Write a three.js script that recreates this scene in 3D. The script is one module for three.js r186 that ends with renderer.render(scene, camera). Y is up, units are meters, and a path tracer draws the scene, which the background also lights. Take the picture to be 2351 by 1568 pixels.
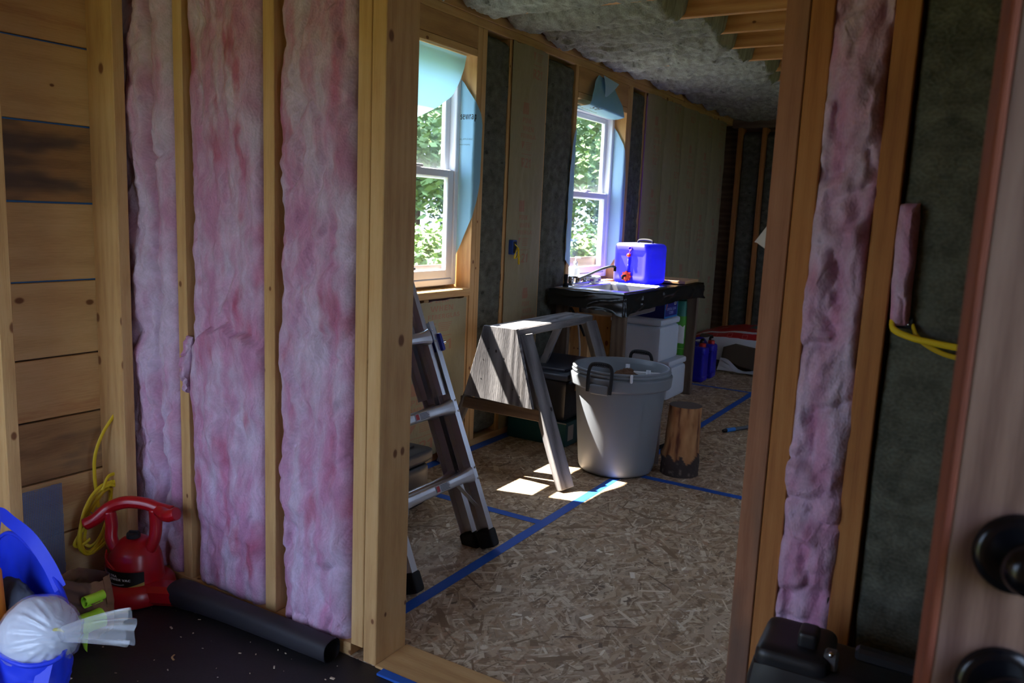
import * as THREE from 'three';
import { mergeGeometries } from 'three/addons/utils/BufferGeometryUtils.js';
import { ImprovedNoise } from 'three/addons/math/ImprovedNoise.js';

// ---------------------------------------------------------------- camera, sky, sun, exposure
const scene = new THREE.Scene();
const D2R = Math.PI / 180;
const camera = new THREE.PerspectiveCamera(2 * Math.atan(784 / 1853) / D2R, 2351 / 1568, 0.05, 200);
camera.position.set(0, 1.338, 1.70);
camera.rotation.set(-9.03 * D2R, 31.0 * D2R, 2.5 * D2R, 'YXZ');
camera.focus = 3.3;                 // focused between the doorway and the bin
camera.userData.fStop = 6.0;
scene.add(camera);

const renderer = new THREE.WebGLRenderer({ antialias: true });
renderer.toneMapping = THREE.LinearToneMapping;
renderer.toneMappingExposure = 5.2;
renderer.shadowMap.enabled = true;
renderer.shadowMap.type = THREE.PCFSoftShadowMap;

scene.background = new THREE.Color().setRGB(0.78, 1.0, 1.42);   // bright hazy summer sky
const sun = new THREE.DirectionalLight(0xfff6ec, 11);
sun.position.set(-0.557 * 20 - 2, 20, 0.15 * 20 - 2);
sun.target.position.set(-2, 0, -2);
sun.castShadow = true;
sun.shadow.mapSize.set(4096, 4096);
Object.assign(sun.shadow.camera, { left: -16, right: 16, top: 16, bottom: -16, near: 1, far: 60 });
sun.shadow.bias = -0.0004;
scene.add(sun, sun.target);

// ---------------------------------------------------------------- helpers
function rng(seed) { let a = seed >>> 0; return () => { a = (a + 0x6D2B79F5) | 0; let t = Math.imul(a ^ (a >>> 15), 1 | a); t = (t + Math.imul(t ^ (t >>> 7), 61 | t)) ^ t; return ((t ^ (t >>> 14)) >>> 0) / 4294967296; }; }
const PN = new ImprovedNoise();
const n3 = (x, y, z) => PN.noise(x + 71.3, y + 37.7, z + 19.1);
function fbm(x, y, z, o = 4) { let s = 0, a = 0.5; for (let i = 0; i < o; i++) { s += a * n3(x, y, z); x *= 2.03; y *= 2.03; z *= 2.03; a *= 0.5; } return s; }
const clamp = (x, a = 0, b = 1) => Math.min(b, Math.max(a, x));
const sstep = (a, b, x) => { const t = clamp((x - a) / (b - a)); return t * t * (3 - 2 * t); };
const lerp = (a, b, t) => a + (b - a) * t;
const mix3 = (a, b, t) => [lerp(a[0], b[0], t), lerp(a[1], b[1], t), lerp(a[2], b[2], t)];
const s2l = (c) => (c <= 0.04045 ? c / 12.92 : Math.pow((c + 0.055) / 1.055, 2.4));
const lin = (r, g, b) => [s2l(r / 255), s2l(g / 255), s2l(b / 255)];
const V3 = (x, y, z) => new THREE.Vector3(x, y, z);

const used = new Map();
function uniq(name) { const k = used.get(name) ?? 0; used.set(name, k + 1); return k ? name + '_' + String(k).padStart(3, '0') : name; }
function prep(m) { m.castShadow = true; m.receiveShadow = true; return m; }
function part(parent, name, geo, mat, pos, rot) {
  const m = prep(new THREE.Mesh(geo, mat)); m.name = name;
  if (pos) m.position.set(...pos);
  if (rot) m.rotation.set(...rot);
  parent.add(m); return m;
}
function thing(name, label, category, group, pos, turn) {
  const g = new THREE.Group(); g.name = uniq(name); g.userData = { label, category };
  if (group) g.userData.group = group;
  if (pos) g.position.set(...pos);
  if (turn) g.rotation.y = turn;
  scene.add(g); return g;
}
function single(name, label, category, geo, mat, group, kind) {
  const m = prep(new THREE.Mesh(geo, mat)); m.name = uniq(name); m.userData = { label, category };
  if (group) m.userData.group = group;
  if (kind) m.userData.kind = kind;
  scene.add(m); return m;
}
function structure(name, label, category) {
  const g = new THREE.Group(); g.name = name; g.userData = { kind: 'structure', label, category }; scene.add(g); return g;
}

// chamfered box, uv in metres: u runs along the chosen long axis
function box(w, h, d, c = 0.002, long = null, off = [0, 0]) {
  const x = w / 2, y = h / 2, z = d / 2; c = Math.min(c, x * 0.49, y * 0.49, z * 0.49);
  const ax = long ?? (w >= h && w >= d ? 0 : h >= d ? 1 : 2);
  const P = [], H = [x, y, z];
  const quad = (a, b, e, f) => P.push(a, b, e, a, e, f);
  const pt = (s, k) => { const o = [0, 0, 0]; for (let i = 0; i < 3; i++) o[i] = s[i] * (H[i] - (i === k ? 0 : c)); return o; };
  for (let k = 0; k < 3; k++) for (const s of [-1, 1]) {
    const i = (k + 1) % 3, j = (k + 2) % 3, mk = (si, sj) => { const q = [0, 0, 0]; q[k] = s; q[i] = si; q[j] = sj; return pt(q, k); };
    const r = [mk(-1, -1), mk(1, -1), mk(1, 1), mk(-1, 1)]; if (s < 0) r.reverse(); quad(...r);
  }
  const tri = (a, b, e) => P.push(a, b, e);
  const edge = (a, b, e, f) => { // orient outwards
    const m = [0, 1, 2].map((i) => a[i] + b[i] + e[i] + f[i]);
    const u = [0, 1, 2].map((i) => b[i] - a[i]), v = [0, 1, 2].map((i) => e[i] - a[i]);
    const n = [u[1] * v[2] - u[2] * v[1], u[2] * v[0] - u[0] * v[2], u[0] * v[1] - u[1] * v[0]];
    if (n[0] * m[0] + n[1] * m[1] + n[2] * m[2] > 0) quad(a, b, e, f); else quad(f, e, b, a);
  };
  for (let k = 0; k < 3; k++) { const i = (k + 1) % 3, j = (k + 2) % 3; for (const si of [-1, 1]) for (const sj of [-1, 1]) {
    const q0 = [0, 0, 0], q1 = [0, 0, 0]; q0[i] = q1[i] = si; q0[j] = q1[j] = sj; q0[k] = -1; q1[k] = 1;
    edge(pt(q0, i), pt(q1, i), pt(q1, j), pt(q0, j));
  } }
  for (const a of [-1, 1]) for (const b of [-1, 1]) for (const e of [-1, 1]) { const s = [a, b, e], t = [pt(s, 0), pt(s, 1), pt(s, 2)]; if (a * b * e < 0) t.reverse(); tri(...t); }
  return fromTris(P, ax, off);
}
function fromTris(P, ax = 0, off = [0, 0]) {
  const n = P.length, pos = new Float32Array(n * 3), nor = new Float32Array(n * 3), uv = new Float32Array(n * 2);
  for (let t = 0; t < n; t += 3) {
    const [a, b, e] = [P[t], P[t + 1], P[t + 2]];
    const u = [0, 1, 2].map((i) => b[i] - a[i]), v = [0, 1, 2].map((i) => e[i] - a[i]);
    const m = [u[1] * v[2] - u[2] * v[1], u[2] * v[0] - u[0] * v[2], u[0] * v[1] - u[1] * v[0]], l = Math.hypot(...m) || 1;
    const k = Math.abs(m[0]) > Math.abs(m[1]) ? (Math.abs(m[0]) > Math.abs(m[2]) ? 0 : 2) : (Math.abs(m[1]) > Math.abs(m[2]) ? 1 : 2);
    let ua = ax, va = [0, 1, 2].find((i) => i !== k && i !== ax); if (k === ax) { ua = (ax + 1) % 3; va = (ax + 2) % 3; }
    [a, b, e].forEach((p, q) => { pos.set(p, (t + q) * 3); nor.set(m.map((x) => x / l), (t + q) * 3); uv.set([p[ua] + off[0] + k * 0.37, p[va] + off[1] + k * 0.13], (t + q) * 2); });
  }
  const g = new THREE.BufferGeometry();
  g.setAttribute('position', new THREE.BufferAttribute(pos, 3)); g.setAttribute('normal', new THREE.BufferAttribute(nor, 3)); g.setAttribute('uv', new THREE.BufferAttribute(uv, 2));
  return g;
}
const R0 = rng(11);
const rOff = () => [R0() * 3, R0() * 3];
// a box given by its limits
function lim(x0, x1, y0, y1, z0, z1, c = 0.002, long = null) { const g = box(x1 - x0, y1 - y0, z1 - z0, c, long, rOff()); g.translate((x0 + x1) / 2, (y0 + y1) / 2, (z0 + z1) / 2); return g; }
// a bar between two points
function bar(a, b, w, d, c = 0.002, roll = 0) {
  const A = V3(...a), B = V3(...b), L = A.distanceTo(B), g = box(w, L, d, c, 1, rOff());
  const q = new THREE.Quaternion().setFromUnitVectors(V3(0, 1, 0), B.clone().sub(A).normalize());
  if (roll) g.rotateY(roll);
  g.applyQuaternion(q); const m = A.add(B).multiplyScalar(0.5); g.translate(m.x, m.y, m.z); return g;
}
function grid(nu, nv, fn, uvS = [1, 1], color) {
  const pos = [], uv = [], idx = [], col = [];
  for (let j = 0; j <= nv; j++) for (let i = 0; i <= nu; i++) { const u = i / nu, v = j / nv; pos.push(...fn(u, v)); uv.push(u * uvS[0], v * uvS[1]); if (color) col.push(...color(u, v)); }
  for (let j = 0; j < nv; j++) for (let i = 0; i < nu; i++) { const a = j * (nu + 1) + i, b = a + 1, c = a + nu + 1, d = c + 1; idx.push(a, b, d, a, d, c); }
  const g = new THREE.BufferGeometry();
  g.setAttribute('position', new THREE.Float32BufferAttribute(pos, 3)); g.setAttribute('uv', new THREE.Float32BufferAttribute(uv, 2));
  if (color) g.setAttribute('color', new THREE.Float32BufferAttribute(col, 3));
  g.setIndex(idx); g.computeVertexNormals(); return g;
}
function flat(g) { const h = g.index ? g.toNonIndexed() : g; h.computeVertexNormals(); return h; }
function merge(list) { return mergeGeometries(list.map((g) => { const h = g.index ? g.toNonIndexed() : g; for (const k of Object.keys(h.attributes)) if (!['position', 'normal', 'uv'].includes(k)) h.deleteAttribute(k); return h; })); }
function tube(pts, r, seg = 40, rad = 8, closed = false, tension = 0.5) { return new THREE.TubeGeometry(new THREE.CatmullRomCurve3(pts.map((p) => V3(...p)), closed, 'catmullrom', tension), seg, r, rad, closed); }
// tube with an elliptical section (rx across, ry up) and round ends
function strap(pts, rx, ry, seg = 40, rad = 10, cap = true, side0 = [0, 1, 0]) {
  const cv = new THREE.CatmullRomCurve3(pts.map((p) => V3(...p)));
  return grid(rad, seg + (cap ? 4 : 0), (u, v) => {
    let t = v, s = 1; if (cap) { const k = v * (seg + 4); if (k < 2) { t = 0; s = [0, 0.75][Math.round(k)]; } else if (k > seg + 2) { t = 1; s = [0.75, 0][Math.round(k - seg - 3)]; } else t = (k - 2) / seg; }
    const p = cv.getPointAt(clamp(t)), tg = cv.getTangentAt(clamp(t)), up = V3(...side0), a = tg.clone().cross(up).normalize(), b = a.clone().cross(tg).normalize();
    const th = u * Math.PI * 2; return p.addScaledVector(a, Math.cos(th) * rx * s).addScaledVector(b, Math.sin(th) * ry * s).toArray();
  });
}
function lathe(prof, seg = 48) { return new THREE.LatheGeometry(prof.map(([r, y]) => new THREE.Vector2(r, y)), seg); }
function rbox(w, h, d, r, seg = 4) { // rounded box as a superellipsoid-free rounded cube
  const g = new THREE.BoxGeometry(w, h, d, seg * 2 + 6, seg * 2 + 6, seg * 2 + 6), p = g.attributes.position, v = V3(), c = V3();
  for (let i = 0; i < p.count; i++) {
    v.fromBufferAttribute(p, i); // push grid lines towards the rounded edges
    c.set(clamp(v.x, -w / 2 + r, w / 2 - r), clamp(v.y, -h / 2 + r, h / 2 - r), clamp(v.z, -d / 2 + r, d / 2 - r));
    const e = v.clone().sub(c); if (e.lengthSq() > 1e-12) { e.normalize().multiplyScalar(r); v.copy(c).add(e); }
    p.setXYZ(i, v.x, v.y, v.z);
  }
  g.computeVertexNormals(); return g;
}

// ---------------------------------------------------------------- textures
function dataTex(w, h, fn, srgb = true) {
  const a = new Uint8Array(w * h * 4);
  for (let j = 0; j < h; j++) for (let i = 0; i < w; i++) { const c = fn(i, j), k = (j * w + i) * 4; a[k] = clamp(c[0]) * 255; a[k + 1] = clamp(c[1]) * 255; a[k + 2] = clamp(c[2]) * 255; a[k + 3] = 255; }
  const t = new THREE.DataTexture(a, w, h); t.magFilter = THREE.LinearFilter; t.minFilter = THREE.LinearMipmapLinearFilter; t.generateMipmaps = true; t.wrapS = t.wrapT = THREE.MirroredRepeatWrapping;
  if (srgb) t.colorSpace = THREE.SRGBColorSpace; t.needsUpdate = true; return t;
}
function canvasTex(w, h, draw, wrap = THREE.ClampToEdgeWrapping) {
  const c = document.createElement('canvas'); c.width = w; c.height = h; draw(c.getContext('2d'), w, h);
  const t = new THREE.CanvasTexture(c); t.colorSpace = THREE.SRGBColorSpace; t.wrapS = t.wrapT = wrap; return t;
}
const sized = (t, w, h) => { t.repeat.set(1 / w, 1 / h); return t; };
// sawn timber: metres len x wid on the texture, colours 0..255
function wood(seed, o) {
  const R = rng(seed), W = o.W ?? 1024, H = o.H ?? 192, len = o.len ?? 2.4, wid = o.wid ?? 0.24, K = [];
  for (let i = 0; i < (o.knots ?? 6); i++) K.push([R() * len, R() * wid, 0.005 + R() * R() * 0.014]);
  const C = (c) => c.map((x) => x / 255), c0 = C(o.base), c1 = C(o.light), c2 = C(o.dark), ck = C(o.knot ?? [110, 66, 34]), sz = seed * 3.7;
  const bump = new Float32Array(W * H);
  const t = dataTex(W, H, (i, j) => {
    const u = i / W * len, v = j / H * wid; let vv = v, kd = 0, halo = 0;
    for (const [a, b, r] of K) { const dx = (u - a) / 1.5, dy = v - b, d = Math.hypot(dx, dy) / r; vv += r * 1.4 * Math.sign(dy || 1) * Math.exp(-d * d * 0.12) * 0.9; if (d < 1.15) kd = Math.max(kd, sstep(1.15, 0.6, d)); halo = Math.max(halo, Math.exp(-d * 0.9) * 0.5); }
    const w1 = fbm(u * 0.7, vv * 5, sz, 3), ring = Math.sin((vv * (o.rings ?? 62) + w1 * 5 + fbm(u * 0.25, vv * 2, sz + 9, 2) * 7) * 2.2);
    const fine = n3(u * 14, v * 420, sz), fine2 = n3(u * 45, v * 900, sz + 3), blot = fbm(u * 3.2, v * 9, sz + 5, 3);
    let k = 0.45 + 0.22 * ring * (o.contrast ?? 1) + 0.16 * fine + 0.1 * fine2 + 0.5 * blot;
    let c = k > 0.45 ? mix3(c0, c1, clamp((k - 0.45) * 1.6)) : mix3(c0, c2, clamp((0.45 - k) * 1.8));
    if (o.stain) { const s = sstep(0.05, 0.4, fbm(u * 2.1, v * 8, sz + 20, 4) + o.stain.amt); c = mix3(c, C(o.stain.c), s * o.stain.k); }
    c = mix3(c, mix3(c2, ck, 0.4), halo * 0.35); c = mix3(c, ck, kd * 0.85);
    bump[j * W + i] = clamp(0.5 + 0.25 * ring * (o.contrast ?? 1) + 0.3 * fine + 0.2 * fine2 - kd * 0.2);
    return c;
  });
  sized(t, len, wid);
  const b = sized(dataTex(W, H, (i, j) => { const k = bump[j * W + i]; return [k, k, k]; }, false), len, wid);
  return { map: t, bumpMap: b };
}
const std = (o) => new THREE.MeshStandardMaterial(o);
const phys = (o) => new THREE.MeshPhysicalMaterial(o);
const plain = (r, g, b, rough = 0.6, metal = 0, more = {}) => std({ color: new THREE.Color().setRGB(...lin(r, g, b)), roughness: rough, metalness: metal, ...more });
// ---------------------------------------------------------------- materials
const woodMat = (seed, o, rough = 0.75, bs = 0.0006) => std({ ...wood(seed, o), roughness: rough, bumpScale: bs });
const PINE = { contrast: 0.4,  base: [206, 164, 108], light: [226, 192, 142], dark: [170, 124, 76] };
const mPine = [1, 2, 3].map((k) => woodMat(k, { ...PINE, knots: 7 + k }));
const mBoard = [
  woodMat(11, { base: [216, 178, 120], light: [234, 204, 154], dark: [182, 138, 86], knots: 9, rings: 26, wid: 0.26, contrast: 0.35 }),
  woodMat(12, { base: [210, 168, 112], light: [232, 198, 146], dark: [168, 110, 66], knots: 8, rings: 22, wid: 0.26, contrast: 0.7 }),
  woodMat(13, { base: [176, 136, 90], light: [206, 168, 116], dark: [120, 86, 56], knots: 8, rings: 30, wid: 0.26, contrast: 0.45, stain: { c: [92, 76, 66], amt: 0.05, k: 0.65 } }),
  woodMat(14, { base: [168, 128, 82], light: [198, 160, 108], dark: [100, 74, 52], knots: 7, rings: 30, wid: 0.26, contrast: 0.45, stain: { c: [74, 64, 62], amt: 0.16, k: 0.8 } }),
];
const mFir = [21, 22].map((k) => woodMat(k, { base: [176, 116, 62], light: [196, 140, 82], dark: [144, 86, 44], knots: 5, rings: 90, contrast: 0.5 }));
const mFirGrey = woodMat(23, { base: [164, 112, 82], light: [182, 134, 102], dark: [128, 82, 58], knots: 4, rings: 80, contrast: 0.5, stain: { c: [96, 80, 72], amt: 0.0, k: 0.6 } });
const mJoist = woodMat(25, { base: [206, 152, 92], light: [226, 178, 118], dark: [170, 112, 60], knots: 5, rings: 60 });
const mGrey = woodMat(31, { base: [122, 121, 122], light: [164, 163, 163], dark: [62, 60, 62], knot: [50, 44, 42], knots: 6, rings: 46, contrast: 1.1, stain: { c: [108, 98, 88], amt: 0, k: 0.5 } }, 0.9, 0.0022);
const mLegBrown = woodMat(33, { base: [112, 94, 78], light: [136, 116, 96], dark: [78, 62, 50], knots: 3, rings: 60 });
const mPly = woodMat(35, { base: [186, 142, 92], light: [206, 166, 112], dark: [150, 108, 66], knots: 2, rings: 18, contrast: 0.6 });
const mDoor = woodMat(37, { base: [116, 90, 80], light: [142, 116, 104], dark: [78, 54, 48], knots: 0, rings: 70, contrast: 0.8, W: 512, H: 512, len: 2.2, wid: 0.9, stain: { c: [150, 130, 118], amt: 0.08, k: 0.45 } }, 0.45, 0.0003);
const mDoorEdge = woodMat(38, { base: [122, 62, 42], light: [140, 78, 54], dark: [92, 44, 32], knots: 0, rings: 90, contrast: 0.6 });
const mWane = woodMat(39, { base: [108, 84, 66], light: [140, 114, 92], dark: [40, 32, 28], knots: 2, rings: 40, contrast: 1.4, stain: { c: [36, 30, 28], amt: 0.1, k: 0.8 } }, 0.95, 0.003);

// oriented strand board, 2.44 x 1.22 m of real flakes
const osbTex = canvasTex(2048, 1024, (g, w, h) => {
  const R = rng(77); g.fillStyle = '#a08a70'; g.fillRect(0, 0, w, h);
  const tones = ['#cdb99c', '#baa184', '#a98d6c', '#94775a', '#dccbb0', '#b0987c', '#846a4e', '#c2a888', '#f0e6d2', '#6a5440', '#b08a6a', '#a8907a'];
  const ppm = w / 2.44;
  for (let i = 0; i < 13000; i++) {
    const x = R() * w, y = R() * h, L = (0.035 + R() * R() * 0.15) * ppm, W = (0.004 + R() * R() * 0.032) * ppm, a = (R() - 0.5) * 2.2 + (R() < 0.25 ? 1.2 : 0);
    g.save(); g.translate(x, y); g.rotate(a); g.globalAlpha = 0.55 + R() * 0.45; g.fillStyle = tones[(R() * (R() < 0.2 ? 12 : 8)) | 0];
    const s = 0.25 + R() * 0.4; g.beginPath(); g.moveTo(-L / 2, -W * s); g.lineTo(L / 2 * (0.7 + R() * 0.3), -W / 2); g.lineTo(L / 2, W * s * 0.6); g.lineTo(-L / 2 * (0.8 + R() * 0.2), W / 2); g.closePath(); g.fill();
    if (R() < 0.35) { g.globalAlpha = 0.5; g.fillStyle = '#4c3a2a'; g.fillRect(-L / 2, W / 2, L * (0.4 + R() * 0.5), 1); }
    if (R() < 0.3) { g.globalAlpha = 0.25; g.fillStyle = R() < 0.5 ? '#e2d2b8' : '#5c4732'; for (let k = 0; k < 3; k++) g.fillRect(-L / 2 * R(), (R() - 0.5) * W * 0.8, L * 0.5 * R(), 0.8); }
    g.restore();
  }
  g.globalAlpha = 1; for (let i = 0; i < 500; i++) { g.fillStyle = R() < 0.7 ? '#3a2b20' : '#201a18'; g.fillRect(R() * w, R() * h, 1 + R() * 3, 1 + R() * 2); }
}, THREE.MirroredRepeatWrapping);
sized(osbTex, 2.44, 1.22);
const mOSB = std({ map: osbTex, roughness: 0.62 });

// fibreglass: colour comes from vertex colours, the fibres from these maps
const fibre = (() => {
  const W = 512, H = 512, f = new Float32Array(W * H);
  for (let j = 0; j < H; j++) for (let i = 0; i < W; i++) { const u = i / W * 0.5, v = j / H * 0.5, wx = fbm(u * 6, v * 6, 1, 2) * 0.12, wy = fbm(u * 6, v * 6, 5, 2) * 0.08; f[j * W + i] = 0.5 + 0.55 * fbm((u + wx) * 90, (v + wy) * 18, 2, 3) + 0.45 * fbm((u + wy) * 26, (v + wx) * 14, 8, 3) + 0.25 * n3(u * 260, v * 150, 3); }
  return { map: sized(dataTex(W, H, (i, j) => { const k = 0.87 + 0.17 * (f[j * W + i] - 0.5); return [k, k, k]; }), 0.5, 0.5), bumpMap: sized(dataTex(W, H, (i, j) => { const k = f[j * W + i]; return [k, k, k]; }, false), 0.5, 0.5) };
})();
const mPink = phys({ ...fibre, vertexColors: true, roughness: 1, bumpScale: 0.003, sheen: 0.25, sheenColor: new THREE.Color(0.9, 0.7, 0.8), sheenRoughness: 0.8 });
const woolTex = (() => {
  const W = 768, H = 768, f = new Float32Array(W * H);
  for (let j = 0; j < H; j++) for (let i = 0; i < W; i++) { const u = i / W, v = j / H; f[j * W + i] = 0.56 + 0.55 * fbm(u * 16, v * 20, 11, 5) + 0.2 * n3(u * 130, v * 150, 4) - 0.4 * sstep(0.24, 0.42, fbm(u * 14, v * 19, 31, 3)); }
  const A = [74, 76, 66].map((x) => x / 255), B = [200, 204, 190].map((x) => x / 255);
  return { map: sized(dataTex(W, H, (i, j) => mix3(A, B, clamp(0.5 + (f[j * W + i] - 0.48) * 0.85))), 0.9, 0.9), bumpMap: sized(dataTex(W, H, (i, j) => { const k = f[j * W + i]; return [k, k, k]; }, false), 0.9, 0.9) };
})();
const mWool = std({ ...woolTex, roughness: 1, bumpScale: 0.006 });
const mWoolDark = std({ ...woolTex, color: new THREE.Color(0.34, 0.335, 0.31), roughness: 1, bumpScale: 0.006 });

// kraft facing with its red print, one bay wide and 1.6 m high
const kraftTex = canvasTex(512, 2048, (g, w, h) => {
  const R = rng(5); g.fillStyle = '#958b6c'; g.fillRect(0, 0, w, h);
  for (let i = 0; i < 9000; i++) { g.globalAlpha = 0.06 + R() * 0.1; g.fillStyle = R() < 0.5 ? '#b4aa8c' : '#756b50'; const x = R() * w, y = R() * h; g.fillRect(x, y, 1 + R() * 2, 4 + R() * 50); }
  g.globalAlpha = 0.34; g.fillStyle = '#a8463c';
  const block = (x, y) => {
    g.fillRect(x, y, 74, 84); g.fillStyle = '#958b6c'; g.fillRect(x + 10, y + 44, 54, 7); g.fillStyle = '#a8463c';
    g.textAlign = 'left'; g.font = 'bold 52px sans-serif'; g.fillText('PINK', x, y + 146); g.fillText('WHEN', x + 6, y + 204); g.font = 'bold 42px sans-serif'; g.fillText('FIBERGLAS', x - 12, y + 256);
    g.beginPath(); g.moveTo(x, y + 282); g.lineTo(x + 44, y + 282); g.lineTo(x + 10, y + 340); g.closePath(); g.fill(); for (let k = 0; k < 5; k++) g.fillRect(x + 60, y + 284 + k * 13, 90 - k * 6, 5);
    g.fillRect(x, y + 372, 150, 5); g.font = 'bold 96px sans-serif'; g.fillText('R21', x - 4, y + 472);
  };
  block(150, 90); block(250, 760); block(140, 1420);
}, THREE.RepeatWrapping);
const mKraft = std({ map: kraftTex, roughness: 0.8, side: THREE.DoubleSide });

const mWrap = phys({ color: new THREE.Color().setRGB(0.46, 0.80, 0.93), roughness: 1, transmission: 0.6, side: THREE.DoubleSide });
const mWrapSolid = phys({ color: new THREE.Color().setRGB(0.42, 0.70, 0.92), roughness: 0.6, transmission: 0.25, side: THREE.DoubleSide });
const mWrapDull = phys({ color: new THREE.Color().setRGB(0.10, 0.24, 0.40), roughness: 0.8, transmission: 0.12, side: THREE.DoubleSide });
const mVinyl = plain(232, 238, 246, 0.35);
const mGlass = phys({ color: 0xffffff, roughness: 0.0, transmission: 0.88, thickness: 0, ior: 1.45 });
const mTape = plain(34, 96, 196, 0.55);
const mTapeD = plain(34, 96, 196, 0.55, 0, { side: THREE.DoubleSide });
const mMat = (() => { const t = sized(dataTex(512, 512, (i, j) => { const u = i / 512, v = j / 512, k = 0.125 + 0.035 * fbm(u * 14, v * 14, 2, 4) + 0.03 * n3(u * 190, v * 190, 1); return [k * 1.04, k * 0.98, k * 1.06]; }), 1.2, 1.2); return std({ map: t, roughness: 0.55 }); })();
const mBlackPlastic = plain(26, 28, 34, 0.42);
const mBlackFilm = phys({ color: new THREE.Color().setRGB(0.008, 0.010, 0.011), roughness: 0.26, side: THREE.DoubleSide });
const mRubber = plain(20, 20, 22, 0.75);
const mAlu = plain(206, 210, 216, 0.34, 0.86);
const mAluDull = plain(104, 106, 110, 0.5, 0.5);
const mChrome = plain(220, 224, 230, 0.12, 1);
const mSteel = plain(176, 180, 188, 0.28, 0.95);
const mRed = phys({ color: new THREE.Color().setRGB(...lin(176, 16, 28)), roughness: 0.32, clearcoat: 0.3, clearcoatRoughness: 0.2 });
const mYellow = plain(226, 196, 34, 0.5);
const mYellowDeep = plain(206, 172, 20, 0.5);
const mWhite = plain(226, 230, 236, 0.6);
const mFoam = plain(216, 224, 236, 0.85);
const mJugBlue = phys({ color: new THREE.Color().setRGB(0.075, 0.06, 0.95), roughness: 0.55, transmission: 0.42, side: THREE.DoubleSide });
const mJugDark = plain(34, 26, 176, 0.36);
const mOrangeRed = plain(238, 62, 22, 0.4);
const mCan = plain(122, 128, 134, 0.42);
const mKnob = plain(14, 15, 20, 0.22, 0.3);
const mTarp = phys({ color: new THREE.Color().setRGB(0.012, 0.045, 0.80), roughness: 0.5, transmission: 0.12, side: THREE.DoubleSide });
// ---------------------------------------------------------------- insulation batt: x across, y up, front faces +z, back at -dep
function battGeo(o) {
  const { w, h, dep, seed, nf = 34, ny = 220, amp = 0.02, edge = 0.02, rc = 0.03, bulge = 0.01, crease = 0.02, fx = 5, fy = 1.7, colour = null, end = 0.05, lobes = null, fold = null } = o;
  const prof = [];
  const hw = w / 2;
  prof.push([-hw, -dep, 0], [-hw, -dep * 0.6, 0.1]);
  for (let k = 0; k <= 4; k++) { const a = k / 4 * Math.PI / 2; prof.push([-hw + rc * (1 - Math.sin(a)) * 0 + rc - rc * Math.cos(a), -rc + rc * Math.sin(a), 0.25 + 0.6 * k / 4]); }
  for (let k = 1; k < nf; k++) prof.push([lerp(-hw + rc, hw - rc, k / nf), 0, 1]);
  for (let k = 4; k >= 0; k--) { const a = k / 4 * Math.PI / 2; prof.push([hw - rc + rc * Math.cos(a), -rc + rc * Math.sin(a), 0.25 + 0.6 * k / 4]); }
  prof.push([hw, -dep * 0.6, 0.1], [hw, -dep, 0], [-hw, -dep, 0]);
  const nu = prof.length - 1, pos = [], uv = [], col = [], idx = [];
  for (let j = 0; j <= ny; j++) {
    const y = h * j / ny, e = clamp(Math.min(y, h - y) / end), er = Math.sqrt(1 - (1 - e) * (1 - e));
    const eL = edge * (0.55 + 1.1 * fbm(y * 5, seed, 3, 4)), eR = edge * (0.55 + 1.1 * fbm(y * 5, seed, 13, 4));
    for (let i = 0; i <= nu; i++) {
      let [x, z, f] = prof[i]; const t = clamp(x / hw * 0.5 + 0.5);
      const lowN = fbm(x * fx * 0.7, y * fy, seed * 1.7, 4), mid = fbm(x * 16, y * 9, seed + 4, 4), fine = n3(x * 70, y * 45, seed + 8);
      const rid = Math.abs(fbm(x * fx, y * fy, seed + 21, 3)), cr = Math.pow(clamp(1 - rid * 9), 1.5);
      let dz = f * (amp * lowN * 2.2 + amp * 1.1 * mid + amp * 0.55 * fbm(x * 34, y * 24, seed + 90, 2) + amp * 0.1 * fine - crease * cr + bulge * Math.sin(t * Math.PI));
      if (lobes) for (const [lx, lw, ld] of lobes) { const d = (x - lx - 0.018 * fbm(y * 2.2, seed, 44, 3) * 2) / lw; dz -= f * ld * Math.exp(-d * d); }
      if (fold) { const d = fold(x) - y; dz += f * (d > 0 ? 0.022 * Math.exp(-d / 0.16) * sstep(0, 0.012, d) : -0.012 * Math.exp(d / 0.02)); }
      z += dz; z = -dep + (z + dep) * (0.15 + 0.85 * er);
      x += (x < 0 ? 1 : -1) * (x < 0 ? eL : eR) * sstep(0.35, 1, Math.abs(x) / hw) + f * 0.004 * n3(x * 20, y * 20, seed + 30);
      pos.push(x, y + (1 - e) * 0.012 * fbm(x * 14, seed, 5, 3), z); uv.push(x + seed * 0.31, y + seed * 0.17);
      if (colour) col.push(...colour(x, y, cr * f, seed));
    }
  }
  for (let j = 0; j < ny; j++) for (let i = 0; i < nu; i++) { const a = j * (nu + 1) + i, b = a + 1, c = a + nu + 1, d = c + 1; idx.push(a, b, d, a, d, c); }
  for (const [base, up] of [[0, false], [ny * (nu + 1), true]]) for (let i = 1; i < nu - 1; i++) up ? idx.push(base, base + i, base + i + 1) : idx.push(base, base + i + 1, base + i);
  const g = new THREE.BufferGeometry();
  g.setAttribute('position', new THREE.Float32BufferAttribute(pos, 3)); g.setAttribute('uv', new THREE.Float32BufferAttribute(uv, 2));
  if (colour) g.setAttribute('color', new THREE.Float32BufferAttribute(col, 3));
  g.setIndex(idx); g.computeVertexNormals(); return g;
}
const PK = { pale: lin(236, 212, 240), mid: lin(224, 160, 200), deep: lin(208, 92, 128) };
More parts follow.
